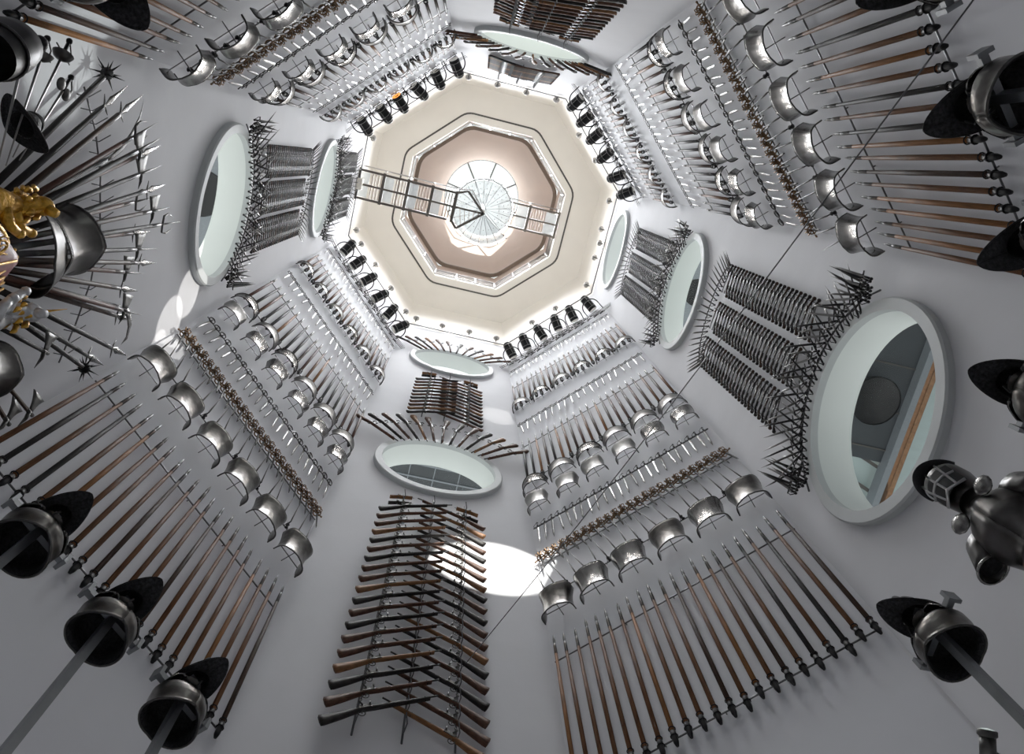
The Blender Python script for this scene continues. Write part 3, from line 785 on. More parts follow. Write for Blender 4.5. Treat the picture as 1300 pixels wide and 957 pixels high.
def straps():
    b = MB()
    for s_ in (-1, 1): b.tube([(s_ * .11, .17, .18), (s_ * .12, .13, .26), (s_ * .12, -.02, .29), (s_ * .11, -.13, .24)], .012, 5, flat=.5)
    b.tube([(.0, .2, .12), (.05, .205, .18), (.03, .2, .26)], .008, 4)
    return b.me('straps', 'dull black')
STR = straps()
def armhole():
    b = MB()
    for s_ in (-1, 1):
        b.lathe([(.075, 0), (.08, .02), (.07, .05)], 16, c=(s_ * .165, .01, .27), M=Matrix.Rotation(s_ * pi / 2 * .8, 3, 'Y')); 
    return b.me('armholes', 'dark steel')
AH = armhole()
bb = MB()
for s_ in (-1, 1): bb.grid(lambda i, j: (s_ * (.10 + .12 * j), .12 * cos(pi * (i - .5)) * (1 - .25 * j), .25 - .10 * j + .05 * sin(pi * j) + .03 * sin(pi * i)), 10, 6, .004)
SHP = bb.me('shoulder', 'armour steel')
def bust(k, u, z, off, label, tilt=0., yaw=0.):
    M = FM(k, u, z, off, 0, tilt, yaw)
    o = T('armour_bust', label, 'armour', M, 'headless armour busts on square posts round the hall')
    b = MB(); 
    b.box((0, 0, (.46 - z) / 2), (.06, .06, z + .46)); part('post', b.me('post', 'post grey'), o)
    b = MB(); b.box((0, 0, .22), (.56, .05, .05)); b.box((.28, 0, .22), (.03, .10, .10)); b.box((-.28, 0, .22), (.03, .10, .10)); part('crossbar', b.me('bar', 'post grey'), o)
    c = part('cuirass', CU[0], o); part('lining', CU[1], c); part('rolled_edge', CU[2], c); part('collar', CU[3], c); part('strap', STR, c)
    part('shoulder_plate', SHP, o)
    h = bpy.data.objects.new('helmet', None); COL.objects.link(h); h.parent = o; h.location = (0, .05, .38); h.scale = (.96, .96, .96)
    for n, m in MOR: part(n, m, h)
    return o
bust(3, .86, 6.42, .62, 'steel cuirass and black brimmed helmet on a post, leftmost at the photo edge')
bust(3, .03, 6.42, .62, 'steel cuirass and black brimmed helmet on a post below the lower-left pikes')
bust(3, -.80, 6.42, .62, 'black brimmed helmet and cuirass on a post at the bottom, below lower-left pikes')
bust(7, -.16, 5.78, .6, 'steel cuirass and pointed black helmet at the right edge beside upper-right pikes')
bust(7, .80, 5.84, .6, 'pointed black helmet and cuirass at the right edge, lower of two there')
bust(7, -1.02, 5.88, .6, 'black helmet and cuirass cut by the top edge above the upper-right pikes')
bust(0, .95, 6.0, .6, 'steel cuirass and leaf-brimmed black helmet in the lower-right corner beside the pikes')
bust(0, -.90, 6.0, .6, 'black brimmed helmet and cuirass at right edge beside the largest round window')
bust(5, -.65, 6.1, .55, 'black brimmed helmet on a post at the top left before the upper-left pikes')

# full suit
def suit():
    o = T('suit_of_armour', 'dark polished full suit of armour with barred open helmet on the right wall', 'armour', FM(0, -.08, 4.74, .68, 0, .05, .15, 1.2))
    b = MB()
    def f(i, j):
        t = 2 * pi * i; prof = [(0, .17, .15), (.15, .15, .14), (.5, .20, .185), (.8, .19, .15), (1, .09, .09)]
        for a, c in zip(prof, prof[1:]):
            if j <= c[0] + 1e-9: s_ = (j - a[0]) / (c[0] - a[0]); rx = a[1] + (c[1] - a[1]) * s_; ry = a[2] + (c[2] - a[2]) * s_; break
        return (rx * sin(t), ry * cos(t) + .03 * max(0, cos(t)) ** 4, .60 + .48 * j)
    b.grid(f, 36, 16, .005); cu = part('cuirass', b.me('c', 'suit steel'), o)
    b = MB(); b.lathe([(.115, 1.06), (.10, 1.10), (.095, 1.17), (.11, 1.19)], 24); part('gorget', b.me('g', 'suit steel'), cu)
    b = MB()
    for j in range(5):
        r0 = .16 + .022 * j; z1 = .62 - .05 * j
        b.grid(lambda i, t: ((r0 + .014 * t) * sin(pi * 2 * i), (r0 * .9 + .014 * t) * cos(pi * 2 * i), z1 - .06 * t), 32, 1, .004)
    part('fauld', b.me('f', 'suit steel'), o)
    b = MB()
    for j in range(3): b.ring((0, 0, .62 - .09 * j), .172 + .036 * j, .006, 'z', 32, 5, ry=.158 + .032 * j)
    part('fauld_trim', b.me('ft', 'brass'), o)
    for s_ in (-1, 1):
        b = MB()
        for j in range(4): b.grid(lambda i, t: (s_ * .13 + .10 * sin(pi * (i - .5)) , .10 + .09 * cos(pi * (i - .5)) + .01 * j, .40 - .085 * j - .1 * t), 12, 1, .004)
        part('tasset', b.me('t', 'suit steel'), o)
        b = MB(); b.tube([(s_ * .11, .02, .42), (s_ * .12, .03, .2), (s_ * .12, .03, -.05), (s_ * .12, .05, -.12), (s_ * .12, .02, -.3), (s_ * .12, 0, -.55)], [.10, .095, .07, .075, .065, .05], 16)
        part('leg_harness', b.me('l', 'suit steel'), o)
        b = MB(); b.grid(lambda i, j: (s_ * (.17 + .08 * j) + (.095 - .012 * j) * cos(2 * pi * i), .01 + .02 * j + (.09 - .01 * j) * sin(2 * pi * i), 1.0 - .16 * j), 22, 3, .004)
        pd = part('pauldron', b.me('p', 'suit steel'), o)
        b = MB(); b.lathe([(.075, 0), (.05, .03), (.001, .04)], 22, c=(s_ * .235, .03, .87)); part('lining', b.me('pl', 'hollow black'), pd)
        b = MB(); b.ring((s_ * .25, .03, .84), .086, .008, 'z', 20, 5); part('rim', b.me('pr', 'armour steel'), pd)
        b = MB(); b.ball((s_ * .12, .17, 1.02), .06, 12, 6, (1, .35, 1)); part('besagew', b.me('bs', 'armour steel'), o)
    b = MB(); b.lathe([(.10, 1.15), (.115, 1.24), (.13, 1.34), (.125, 1.43), (.085, 1.50), (.01, 1.53)], 26, sx=.95, sy=1.12, c=(0, .02, 0)); hm = part('helmet', b.me('h', 'suit steel'), o)
    b = MB(); b.grid(lambda i, j: (.12 * sin(pi * (i - .5)) * (1 + .1 * j), .06 + (.13 + .08 * j) * cos(pi * (i - .5)), 1.385 + .01 * j), 20, 2, .004); part('peak', b.me('pk', 'dull black'), hm)
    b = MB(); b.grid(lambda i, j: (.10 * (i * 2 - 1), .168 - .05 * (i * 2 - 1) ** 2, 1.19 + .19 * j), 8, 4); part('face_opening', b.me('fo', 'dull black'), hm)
    b = MB()
    for x in (-.07, 0, .07): b.tube([(x, .20 - x * x * 4, 1.38), (x, .225 - x * x * 4, 1.29), (x * .8, .19 - x * x * 4, 1.19)], .007, 5)
    b.tube([(-.1, .15, 1.27), (-.05, .20, 1.265), (0, .222, 1.26), (.05, .20, 1.265), (.1, .15, 1.27)], .007, 5); b.tube([(-.095, .13, 1.19), (0, .2, 1.185), (.095, .13, 1.19)], .009, 5)
    part('face_bar', b.me('fb', 'bright steel'), hm)
    b = MB(); b.box((0, -.02, -1.9), (.055, .055, 6.2)); b.box((0, 0, .93), (.5, .04, .04)); part('post', b.me('post', 'post grey'), o)
suit()

# ------------------------------------------------------------------ trophy of staff weapons on the left wall
HU, HZ = .05, 6.55
def head_mesh(kind):
    b = MB(); c = MB()
    if kind == 'star':
        b.ball((0, 0, .06), .055, 10, 8)
        for i in range(14):
            z = 1 - 2 * (i + .5) / 14; t = i * 2.4; q = sqrt(1 - z * z); d = Vector((q * cos(t), q * sin(t), z))
            p = Vector((0, 0, .06)); b.tube([p + d * .045, p + d * .15], [.011, .001], 5)
        return b.me('star head', 'dull black')
    if kind == 'spear':
        b.tube([(0, 0, 0), (0, 0, .06), (0, 0, .14), (0, 0, .2), (0, 0, .48)], [.018, .014, .04, .03, .001], 6, flat=.3)
        b.tube([(-.10, 0, .06), (0, 0, .03), (.10, 0, .06)], [.003, .012, .003], 5)
        return b.me('spear head', 'armour steel')
    if kind == 'halberd':
        b.tube([(0, 0, 0), (0, 0, .15), (0, 0, .55)], [.018, .014, .001], 6)
        b.grid(lambda i, j: (.02 + .15 * i, 0, .06 + (j - .5) * (.12 + .14 * i)), 4, 3, .008)
        b.tube([(-.015, 0, .07), (-.08, 0, .07), (-.15, 0, .02)], [.02, .015, .002], 5)
        return b.me('halberd head', 'dark steel')
    if kind == 'fork':
        b.tube([(0, 0, 0), (0, 0, .6)], [.014, .001], 6)
        for s_ in (-1, 1): b.tube([(0, 0, .08), (s_ * .09, 0, .09), (s_ * .11, 0, .2), (s_ * .07, 0, .34)], [.012, .012, .010, .002], 5)
        return b.me('fork head', 'dark steel')
    if kind == 'scythe':
        b.tube([(0, 0, 0), (.0, 0, .12), (.03, 0, .3), (.12, 0, .5), (.26, 0, .68), (.42, 0, .76)], [.018, .028, .034, .03, .018, .002], 6, flat=.22)
        return b.me('scythe head', 'dark steel')
    if kind == 'sickle':
        b.tube([(0, 0, 0), (.0, 0, .10), (.05, 0, .24), (.16, 0, .34), (.30, 0, .34), (.38, 0, .24)], [.02, .04, .05, .05, .03, .002], 6, flat=.2)
        return b.me('sickle head', 'armour steel')
    if kind == 'axe':
        b.tube([(0, 0, -.02), (0, 0, .12)], [.02, .018], 6); b.grid(lambda i, j: (.01 + .15 * i, 0, .05 + (j - .5) * (.06 + .18 * i * i)), 5, 3, .012)
        b.tube([(0, 0, .05), (-.06, 0, .05), (-.16, 0, -.01)], [.02, .016, .002], 5)
        return b.me('axe head', 'dark steel')
HD = {h: head_mesh(h) for h in ('star', 'spear', 'halberd', 'fork', 'scythe', 'sickle', 'axe')}
TIPS = [(1.43, 8.66, 'star', 'black wood'), (1.30, 8.84, 'spear', 'black wood'), (1.25, 9.05, 'spear', 'dark wood'), (1.15, 9.25, 'scythe', 'black wood'),
        (1.02, 9.55, 'fork', 'red wood'), (.88, 9.55, 'halberd', 'black wood'), (.80, 9.85, 'spear', 'red wood'), (.60, 9.78, 'halberd', 'black wood'),
        (.42, 9.85, 'spear', 'black wood'), (.27, 9.9, 'fork', 'red wood'), (.15, 10.2, 'halberd', 'dark wood'), (-.01, 10.4, 'fork', 'black wood'), (-.10, 9.9, 'spear', 'red wood'),
        (-.28, 9.95, 'halberd', 'black wood'), (-.42, 9.9, 'spear', 'dark wood'), (-.55, 9.85, 'halberd', 'red wood'), (-.70, 9.66, 'spear', 'dark wood'), (-.95, 9.68, 'halberd', 'red wood'), (-1.05, 9.75, 'spear', 'dark wood'),
        (-1.32, 9.6, 'sickle', 'black wood'), (-1.36, 9.5, 'spear', 'black wood'), (-1.40, 9.2, 'spear', 'black wood'), (-1.34, 8.80, 'star', 'black wood')]
HN = {'star': 'long spiked mace', 'spear': 'long spear', 'halberd': 'halberd', 'fork': 'pronged staff weapon', 'scythe': 'curved scythe-bladed pole', 'sickle': 'hook-bladed pole', 'axe': 'axe'}
NMS = {'star': 'spiked_mace', 'spear': 'spear', 'halberd': 'halberd', 'fork': 'fork_spear', 'scythe': 'war_scythe', 'sickle': 'hook_bill', 'axe': 'axe'}
hl = {'star': .1, 'spear': .46, 'halberd': .5, 'fork': .55, 'scythe': .75, 'sickle': .45}
for i, (u, z, hd, wd) in enumerate(TIPS):
    off = .16 + .05 * (i % 3)
    d = Vector((u - HU, z - HZ)); Lt = d.length; L = Lt - hl[hd] * .75
    ang = atan2(d.x, d.y)
    M = FM(4, HU, HZ, off, ang, 0)
    if hd == 'scythe': ang -= .12; M = FM(4, HU, HZ, off, ang, 0)
    if hd == 'sickle': M = FM(4, HU, HZ, off, ang + .12, 0) @ Matrix.Scale(-1, 4, (1, 0, 0))
    o = T(NMS[hd], '%s, %s clockwise in the fan by the crest' % (HN[hd], ordn(i + 1)), 'weapon', M, 'staff weapons fanned round the gilded crest')
    b = MB(); b.tube([(0, 0, .4), (0, 0, L * .6), (0, 0, L)], [.028, .026, .021], 8)
    part('shaft', b.me('shaft', wd), o)
    b = MB(); b.tube([(0, 0, L - .22), (0, 0, L)], .023, 6); part('ferrule', b.me('f', 'rod steel'), o)
    h = part('blade' if hd != 'star' else 'spiked_head', HD[hd], o); h.location = (0, 0, L)
    if i in (3,): pass
arc = [(1.27, 8.41), (.9, 8.70), (.52, 8.88), (0.0, 9.0), (-.51, 8.95), (-.9, 8.75), (-1.23, 8.52)]
for i in range(len(arc) - 1):
    a, c = arc[i], arc[i + 1]
    b = MB(); b.tube([P3(4, a[0], a[1], .1), P3(4, c[0], c[1], .1)], .008, 5)
    for t in (.2, .5, .8):
        u = a[0] + (c[0] - a[0]) * t; z = a[1] + (c[1] - a[1]) * t; b.tube([P3(4, u, z, .02), P3(4, u, z, .12), P3(4, u + .08, z + .03, .2)], .005, 4)
    T('hooked_rail', 'thin hooked rail across the weapon fan, %s segment from the top' % ordn(i + 1), 'rail', me=b.me('r', 'rod steel'))
# rapiers with cup hilts
def rapier(u, z, tu, tz, label, cup):
    d = Vector((tu - u, tz - z)); L = d.length; M = FM(4, u, z, .32, atan2(d.x, d.y), 0)
    o = T('rapier', label, 'sword', M, 'rapiers hanging at the upper left beside the gilded crest')
    b = MB(); b.tube([(0, 0, 0), (0, 0, L)], [.011, .004], 6); part('blade', b.me('b', 'steel'), o)
    b = MB(); b.tube([(0, 0, 0), (0, 0, -.13)], .014, 6); b.ball((0, 0, -.15), .024, 8, 6); part('grip', b.me('g', 'dull black'), o)
    b = MB()
    if cup: b.lathe([(.075, -.03), (.06, 0), (.03, .02), (.005, .025)], 16); b.tube([(-.12, 0, -.03), (.12, 0, -.03)], .006, 5); b.tube([(.08, 0, -.03), (.085, 0, -.1), (.01, 0, -.15)], .006, 5)
    else:
        for x in (-.055, .055): b.ball((x, 0, -.02), .05, 10, 6, (1, .5, 1))
        b.tube([(.08, 0, -.03), (.085, 0, -.1), (.01, 0, -.15)], .007, 5)
    part('guard', b.me('c', 'suit steel' if cup else 'dark steel'), o)
rapier(1.36, 7.12, .62, 6.95, 'dark-hilted rapier, first from the photo edge at upper left', True)
rapier(1.42, 7.34, .66, 7.05, 'dark cup-hilted rapier, second from the photo edge at upper left', True)
rapier(1.46, 7.60, .72, 7.12, 'bright cup-hilted rapier, third from the edge at upper left', True)
rapier(1.22, 7.66, .70, 7.2, 'shell-guard rapier nearest the spiked mace at upper left', False)
# helmets in the trophy
def morion_thing(k, u, z, off, rot, tilt, spin, label, s=1.):
    o = T('brimmed_helmet', label, 'helmet', FM(k, u, z, off, rot, tilt, spin, s), 'loose armour pieces in the left wall trophy')
    for n, m in MOR: part(n, m, o)
morion_thing(4, .95, 7.12, .36, .3, .1, .9, 'dark brimmed helmet hanging over the rapiers at upper left', .72)
def close_helm():
    o = T('close_helmet', 'big black helmet with round knob at the top left photo edge', 'helmet', FM(4, 1.40, 6.42, .55, .3, -.1, 0), 'loose armour pieces in the left wall trophy')
    b = MB(); b.lathe([(.16, -.12), (.165, 0), (.17, .12), (.15, .24), (.09, .32), (.01, .35)], 26, sy=1.15); part('skull', b.me('s', 'black steel'), o)
    b = MB(); b.ball((0, .1, .36), .05, 12, 8); part('knob', b.me('k', 'dull black'), o)
    b = MB(); b.ring((0, 0, 0), .172, .010, 'z', 28, 5, ry=.197); part('rim', b.me('r', 'suit steel'), o)
    b = MB(); b.bar((0, -.12, .1), (0, -.55, .1), .03, .03); part('bracket', b.me('b', 'post grey'), o)
close_helm()
def chestpiece(u, z, rot, label, m='suit steel', s=1.):
    o = T('cuirass', label, 'armour', FM(4, u, z, .3, rot, .1, 0, s), 'loose armour pieces in the left wall trophy')
    b = MB()
    def f(i, j):
        a = (i - .5) * pi * 1.05; pr = 1 + .25 * (abs(j - .55) * 1.6) ** 2
        return (.24 * pr * sin(a), .2 * pr * cos(a) + .03 * max(0, 1 - abs(i - .5) * 7), .42 * j - .08 * (abs(i - .5) * 2) ** 2 * (1 if j > .6 else 0))
    b.grid(f, 20, 12, .006); part('plate', b.me('p', m), o)
    b = MB(); b.grid(lambda i, j: (.30 * sin((i - .5) * pi * 1.0) * (1 + .15 * j), .25 * cos((i - .5) * pi) * (1 + .15 * j), -.02 - .2 * j + .28 * abs(i - .5) * j), 20, 6, .006); part('skirt_plate', b.me('s', m), o)
    for j in (0, 1): b = MB(); b.tube([f(i / 20, j) for i in range(21)], .009, 5); part('rolled_edge', b.me('e', 'armour steel'), o)
chestpiece(.02, 7.55, .1, 'dark steel breastplate with flared skirt in front of the staff weapons', s=1.1)
chestpiece(-.78, 6.82, -.2, 'dark armour piece below the gilded crest at the left edge', s=.8)
for i, (u, z, du, dz) in enumerate(((-.90, 7.85, -.55, 7.2), (-1.36, 7.40, -.75, 6.9), (-1.40, 7.72, -.8, 7.1))):
    d = Vector((u - du, z - dz)); M = FM(4, du, dz, .3, atan2(d.x, d.y), 0)
    o = T('hand_axe', 'dark %s axe-headed weapon below the gilded crest at left' % ('uppermost', 'lowest', 'middle')[i], 'weapon', M, 'axes below the gilded crest')
    b = MB(); b.tube([(0, 0, 0), (0, 0, d.length)], .018, 6); part('shaft', b.me('s', 'dark wood' if i else 'black wood'), o)
    h = part('axe_head', HD['axe'], o); h.location = (0, 0, d.length - .05)
# gilded coat of arms
def crest():
    o = T('coat_of_arms', 'gilded and painted heraldic crest with lion, shield and silver beast, left edge', 'crest', FM(4, .10, 6.40, .5, 0, 0, 0, .80))
    b = MB(); b.grid(lambda i, j: (.34 * (i * 2 - 1) * sqrt(max(0, 1 - (j * 2 - 1) ** 2 * .92)), .10 * (1 - (i * 2 - 1) ** 2) + .02, .45 * (j * 2 - 1)), 14, 14, .03); sh = part('shield', b.me('shield', 'heraldic red'), o)
    b = MB()
    b.grid(lambda i, j: (.02 + .28 * i, .135 - .05 * i * i, .04 + .3 * j * (1 - .35 * i)), 6, 6, .004); b.grid(lambda i, j: (-.02 - .28 * i, .135 - .05 * i * i, -.04 - .3 * j * (1 - .35 * i)), 6, 6, .004)
    part('blue_quarter', b.me('bq', 'heraldic blue'), sh)
    b = MB(); b.ring((0, .04, 0), .36, .035, 'y', 36, 8, ry=.47); b.ring((0, .07, 0), .28, .012, 'y', 36, 6, ry=.38)
    b.tube([(0, .15, -.42), (0, .15, .42)], .014, 6); b.tube([(-.32, .09, 0), (0, .15, 0), (.32, .09, 0)], .014, 6)
    for (cx, cz) in ((.15, .19), (-.15, -.19)):
        b.ring((cx, .15, cz), .05, .012, 'y', 12, 5, ry=.09); b.tube([(cx - .05, .15, cz - .02), (cx + .05, .15, cz - .02)], .009, 5)
        for q in range(3): b.tube([(cx - .08 + .07 * q, .15, cz + .1), (cx - .06 + .07 * q, .155, cz + .03), (cx - .08 + .07 * q, .15, cz - .1)], .008, 5)
    for q in range(4): b.tube([(.07 + .05 * q, .14, -.3), (.09 + .05 * q, .15, -.18), (.07 + .05 * q, .14, -.08)], .010, 5)
    for q in range(4): b.tube([(-.07 - .05 * q, .14, .3), (-.09 - .05 * q, .15, .18), (-.07 - .05 * q, .14, .08)], .010, 5)
    part('gilt_tracery', b.me('gt', 'gold'), sh)
    def beast(sg, body, mane, nm):
        b = MB()
        X = lambda x: sg * x
        b.tube([(X(.40), .02, -.30), (X(.44), .06, -.05), (X(.50), .08, .18), (X(.46), .12, .38)], [.07, .11, .13, .09], 14)     # trunk
        b.tube([(X(.46), .12, .36), (X(.46), .16, .50), (X(.48), .22, .58)], [.09, .085, .06], 12)                              # neck
        b.ball((X(.47), .22, .60), .085, 14, 10, (1, 1.1, 1)); b.tube([(X(.46), .26, .59), (X(.44), .36, .55)], [.055, .038], 10)   # head and muzzle
        for q in (-1, 1): b.tube([(X(.47) + q * .05, .18, .66), (X(.47) + q * .06, .17, .71)], [.022, .005], 6)
        b.tube([(X(.42), .16, .30), (X(.30), .20, .34), (X(.26), .22, .44)], [.06, .045, .035], 10); b.ball((X(.25), .23, .46), .042, 8, 6)
        b.tube([(X(.46), .16, .16), (X(.34), .22, .16), (X(.28), .24, .24)], [.06, .045, .035], 10); b.ball((X(.27), .25, .26), .042, 8, 6)
        b.tube([(X(.40), .04, -.28), (X(.52), .10, -.40), (X(.44), .08, -.56), (X(.48), .12, -.62)], [.09, .065, .04, .035], 10)
        b.tube([(X(.38), .02, -.28), (X(.30), .10, -.42), (X(.32), .06, -.58)], [.08, .06, .04], 10)
        b.tube([(X(.48), -.02, -.25), (X(.66), 0, -.2), (X(.70), .02, .02), (X(.62), .02, .12)], [.022, .02, .02, .03], 7); b.ball((X(.61), .02, .16), .045, 8, 6)
        B = part(nm, b.me(nm, body), o)
        m = MB()
        for q in range(26):
            t = q * 2.4; zq = .40 + .25 * (q / 26); r = .10 + .03 * sin(q)
            p = Vector((X(.47) + r * cos(t), .14 + r * sin(t) * .8, zq)); m.tube([p, p + Vector((.03 * cos(t), .03 * sin(t), -.05)), p + Vector((.02 * cos(t + .8), .02, -.11))], [.025, .022, .006], 6)
        part('mane', m.me('mane', mane), B)
        if sg < 0: m = MB(); m.tube([(X(.45), .30, .64), (X(.43), .42, .80)], [.014, .002], 7); part('horn', m.me('horn', 'gold'), B)
    beast(1, 'gold', 'gold', 'gilded_lion'); beast(-1, 'silver paint', 'gold', 'silver_unicorn')
    b = MB(); 
    b.lathe([(.07, 0), (.08, .02), (.07, .05), (.085, .07)], 16, c=(0, .0, .47)); b.ball((0, .0, .54), .06, 12, 8, (1, 1, .7))
    for q in range(8): t = q * pi / 4; b.ball((.08 * cos(t), .08 * sin(t), .55), .018, 7, 5)
    part('gilt_crown', b.me('cr', 'gold'), o)
    b = MB()
    for q in range(9): x = -.45 + .1125 * q; b.ball((x, .1, -.52 + .05 * sin(q * 2)), .07, 9, 6, (1, .7, .8))
    part('scroll', b.me('sc', 'gold'), o)
crest()

# ------------------------------------------------------------------ stage lamps, downlights, wall lamps
def stage_lamp(k, u, n, hot=False):
    z = ZR(k, 24.55, .3) + (0. if k != 7 else -.1)
    o = T('stage_lamp', 'black stage spotlight, %s from %s, above the %s' % (ordn(n), FR[k], PN[k]), 'lamp', FM(k, u, z, .36, 0, 0, random.uniform(-.25, .25), 1.25), 'stage spotlights above the ' + PN[k])
    Rx = Matrix.Rotation(-rad(62), 3, 'X')
    b = MB(); b.lathe([(.10, -.24), (.105, -.2), (.10, -.16), (.10, .08), (.085, .14), (.05, .17), (.001, .18)], 18, M=Rx)
    hd = part('lamp_body', b.me('lb', 'dull black'), o)
    b = MB(); b.lathe([(.095, -.235), (.001, -.215)], 18, M=Rx); part('lens', b.me('ln', 'amber lens' if hot else 'downlight lens'), hd)
    b = MB()
    for q in (-.17, -.02, .1): 
        pts = [Rx @ Vector((.107 * cos(2 * pi * i / 18), .107 * sin(2 * pi * i / 18), q)) for i in range(19)]; b.tube(pts, .006, 4)
    for q in range(4): t = q * pi / 2 + .4; b.tube([Rx @ Vector((.108 * cos(t), .108 * sin(t), -.17)), Rx @ Vector((.108 * cos(t), .108 * sin(t), .1))], .006, 4)
    part('cooling_rib', b.me('rb', 'rail steel'), hd)
    b = MB(); b.ring((0, -.12, -.18), .20, .014, 'z', 16, 5, a0=-.1, a1=pi + .1)
    b.tube([(-.2, -.13, -.18), (-.2, -.3, -.2)], .012, 5); b.tube([(.2, -.13, -.18), (.2, -.3, -.2)], .012, 5); b.tube([(0, .08, -.18), (0, 0, -.02)], .016, 5)
    part('yoke', b.me('yk', 'black steel'), o)
UL = {1: [1.38, .86, .34, -.22, -.74, -1.3], 3: [1.34, .84, .28, -.3, -.82, -1.36], 5: [-1.34, -.74, -.24, .34, .88, 1.44], 7: [-1.37, -.88, -.36, .22, .84, 1.36]}
for k, us in UL.items():
    for n, u in enumerate(us): stage_lamp(k, u, n + 1, k == 5 and n == 2)
dl = MB(); dl.lathe([(.085, -.02), (.10, 0), (.10, .04), (.06, .07)], 18, M=Matrix.Rotation(pi / 2, 3, 'X'))
dm = dl.me('rim', 'rail steel'); dl = MB(); dl.lathe([(.085, .0), (.001, .01)], 16, M=Matrix.Rotation(pi / 2, 3, 'X')); dlm = dl.me('lens', 'downlight lens')
dl = MB(); dl.ball((0, -.0, 0), .035, 8, 6); dl.tube([(0, -.02, 0), (0, -.16, 0)], .02, 6); dlb = dl.me('bulb', 'rod steel')
DL = [(6, -1.37, 25.5), (6, -.47, 25.5), (6, .43, 25.5), (6, 1.36, 25.4), (7, -.48, 26.1), (7, .43, 25.7), (0, -1.31, 26.1), (0, -.38, 26.1), (0, .04, 25.7), (0, .55, 25.95), (0, 1.5, 26.1), (1, -.39, 25.8), (1, .5, 25.8),
      (2, -1.34, 25.7), (2, -.43, 25.75), (2, .47, 25.75), (2, 1.36, 25.95), (3, .4, 26.05), (3, -.5, 26.05), (4, -1.52, 26.3), (4, 1.43, 25.95), (3, -1.4, 26.0), (3, 1.2, 25.95)]
dc = {}
for k, u, z in DL:
    dc[k] = dc.get(k, 0) + 1
    o = T('downlight', 'small round chrome downlight, %s above the %s, just over the dark pipe' % (ordn(dc[k]), PN[k]), 'lamp', FM(k, u, z, .16, 0, -.9), 'round downlights over the pipe')
    part('rim', dm, o); part('lens', dlm, o); part('bulb_holder', dlb, o)
def wall_lamp(k, u, z, off, label, rot):
    o = T('small_spotlight', label, 'lamp', FM(k, u, z, off, rot, 0, 0))
    b = MB(); b.tube([(0, 0, -.1), (0, 0, .02)], [.05, .05], 16); b.lathe([(.05, .02), (.062, .03), (.062, .06), (.055, .065)], 18); part('lamp_body', b.me('b', 'dark steel'), o)
    b = MB(); b.lathe([(.055, .062), (.03, .07), (.001, .075)], 16); part('lens', b.me('l', 'lamp lens'), o)
    b = MB(); b.tube([(0, 0, -.05), (0, -off * .5, -.12), (0, -off, -.12)], .012, 6); part('arm', b.me('a', 'rod steel'), o)
wall_lamp(3, 1.0, 5.55, .35, 'small greenish-lensed spotlight on the wall at the lower left edge', 1.2)
wall_lamp(0, 1.35, 5.65, .45, 'small glowing spotlight at the lower right edge of the picture', -1.)

# suspended cable
def ray3(x, y):
    q = Vector(((x - 650) / 953.28, -(y - 433.5) / 953.28, -1)); return CR @ q
cab = []
cable_a = Vector(P3(7, .0, 7.0, .05)); cable_b = Vector(P3(2, -.95, 9.3, .05))
def on_face(x, y, k, off):
    d = ray3(x, y); a = k * pi / 4; n = Vector((cos(a), sin(a), 0)); t = (S - off - CAM.dot(n)) / d.dot(n); return CAM + d * t
cable_a = on_face(1240, -6, 7, .9); cable_b = on_face(588, 846, 2, .03)
b = MB(); b.tube([cable_a.lerp(cable_b, t / 10) + Vector((0, 0, -.12 * sin(pi * t / 10))) for t in range(11)], .005, 5)
T('steel_cable', 'thin dark cable stretched diagonally across the right side of the hall', 'cable', me=b.me('cable', 'rod steel'))

# ------------------------------------------------------------------ lights
def area(name, P, size, power, col, rot=(0, 0, 0), shape='DISK', spread=pi):
    l = bpy.data.lights.new(name, 'AREA'); l.shape = shape; l.size = size; l.energy = power; l.color = col; l.spread = spread
    o = bpy.data.objects.new(name, l); COL.objects.link(o); o.location = P; o.rotation_euler = rot; return o
def spot(name, P, target, power, size, blend, col, radius=.08):
    l = bpy.data.lights.new(name, 'SPOT'); l.energy = power; l.spot_size = size; l.spot_blend = blend; l.color = col; l.shadow_soft_size = radius
    o = bpy.data.objects.new(name, l); COL.objects.link(o); o.location = P
    d = Vector(target) - Vector(P); o.rotation_euler = d.to_track_quat('-Z', 'Y').to_euler(); return o
area('added_daylight', (0, 0, 31.0), 4.9, 2050, (.95, .98, 1.02), spread=rad(95))  # added disc in open air at the well opening, standing for skylight daylight
area('skylight_glow', (0, 0, sky_z + .5), 3.3, 420, (.95, .98, 1.02))
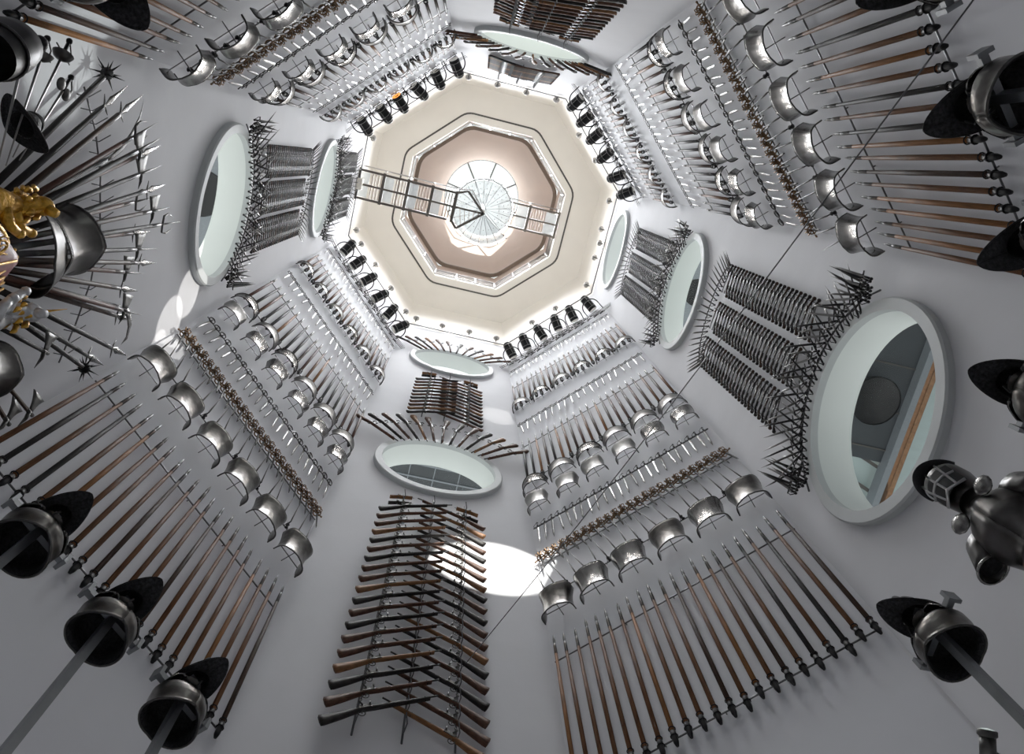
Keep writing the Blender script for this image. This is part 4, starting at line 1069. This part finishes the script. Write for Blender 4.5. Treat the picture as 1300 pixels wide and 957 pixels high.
for k, us in UL.items():
    for i, u in enumerate(us):
        P = Vector(P3(k, u, ZR(k, 24.55, .3) - .14, .50))
        if i % 2 == 0:   # light the walls below and opposite
            spot('stage_beam', P, P3((k + 4 + (i - 2) // 2) % 8, u * .5, 9.5, 0), 340, rad(62), .8, (1, .955, .91), .16)
        else:
            spot('stage_beam', P, P3(k, u, 12, .9 + .6), 60, rad(75), .9, (1, .95, .90), .16)
# added point lights, one per side near the pipe, brightening the cream cove
for k in range(8):
    a = k * pi / 4
    l = bpy.data.lights.new('cove_glow', 'POINT'); l.energy = 44; l.color = (1, .97, .93); l.shadow_soft_size = .06
    o = bpy.data.objects.new('cove_glow', l); COL.objects.link(o); o.location = P3(k, .1, 26.0, .45)
sun = bpy.data.lights.new('sun', 'SUN'); sun.energy = 34; sun.angle = rad(.6); sun.color = (1, .97, .9)
so = bpy.data.objects.new('sun', sun); COL.objects.link(so); so.rotation_euler = Vector((.95, 8, -6.05)).to_track_quat('-Z', 'Y').to_euler()

spot('added_sun_patch', (4.3, .1, 16.5), P3(4, -1.18, 12.0, 0), 8000, rad(4.4), .2, (1, .97, .9), .01)  # added narrow spots standing in for patches of sun on the walls
spot('added_sun_patch', (4.3, -.1, 16.5), P3(4, -1.50, 11.45, 0), 8000, rad(4.4), .2, (1, .97, .9), .01)
spot('added_sun_patch', (4.3, -.3, 16.5), P3(3, 1.55, 11.2, 0), 7000, rad(2.6), .3, (1, .97, .9), .01)
spot('added_sun_patch', (1.2, -3.6, 24.6), P3(2, -1.22, 18.2, 0), 4500, rad(5.0), .1, (1, .98, .93), .01)
spot('added_sun_patch', (3.2, .9, 10.2), P3(4, 1.5, 8.2, 0), 2600, rad(9), .5, (.93, 1, .96), .02)
w = bpy.data.worlds.new('world'); sc.world = w; w.use_nodes = True; nt = w.node_tree; bg = nt.nodes['Background']
bg.inputs[0].default_value = (.94, .98, .965, 1); bg.inputs[1].default_value = 3.0
sc.view_settings.view_transform = 'Standard'; sc.view_settings.look = 'None'; sc.view_settings.exposure = -1.3; sc.view_settings.gamma = 1.2
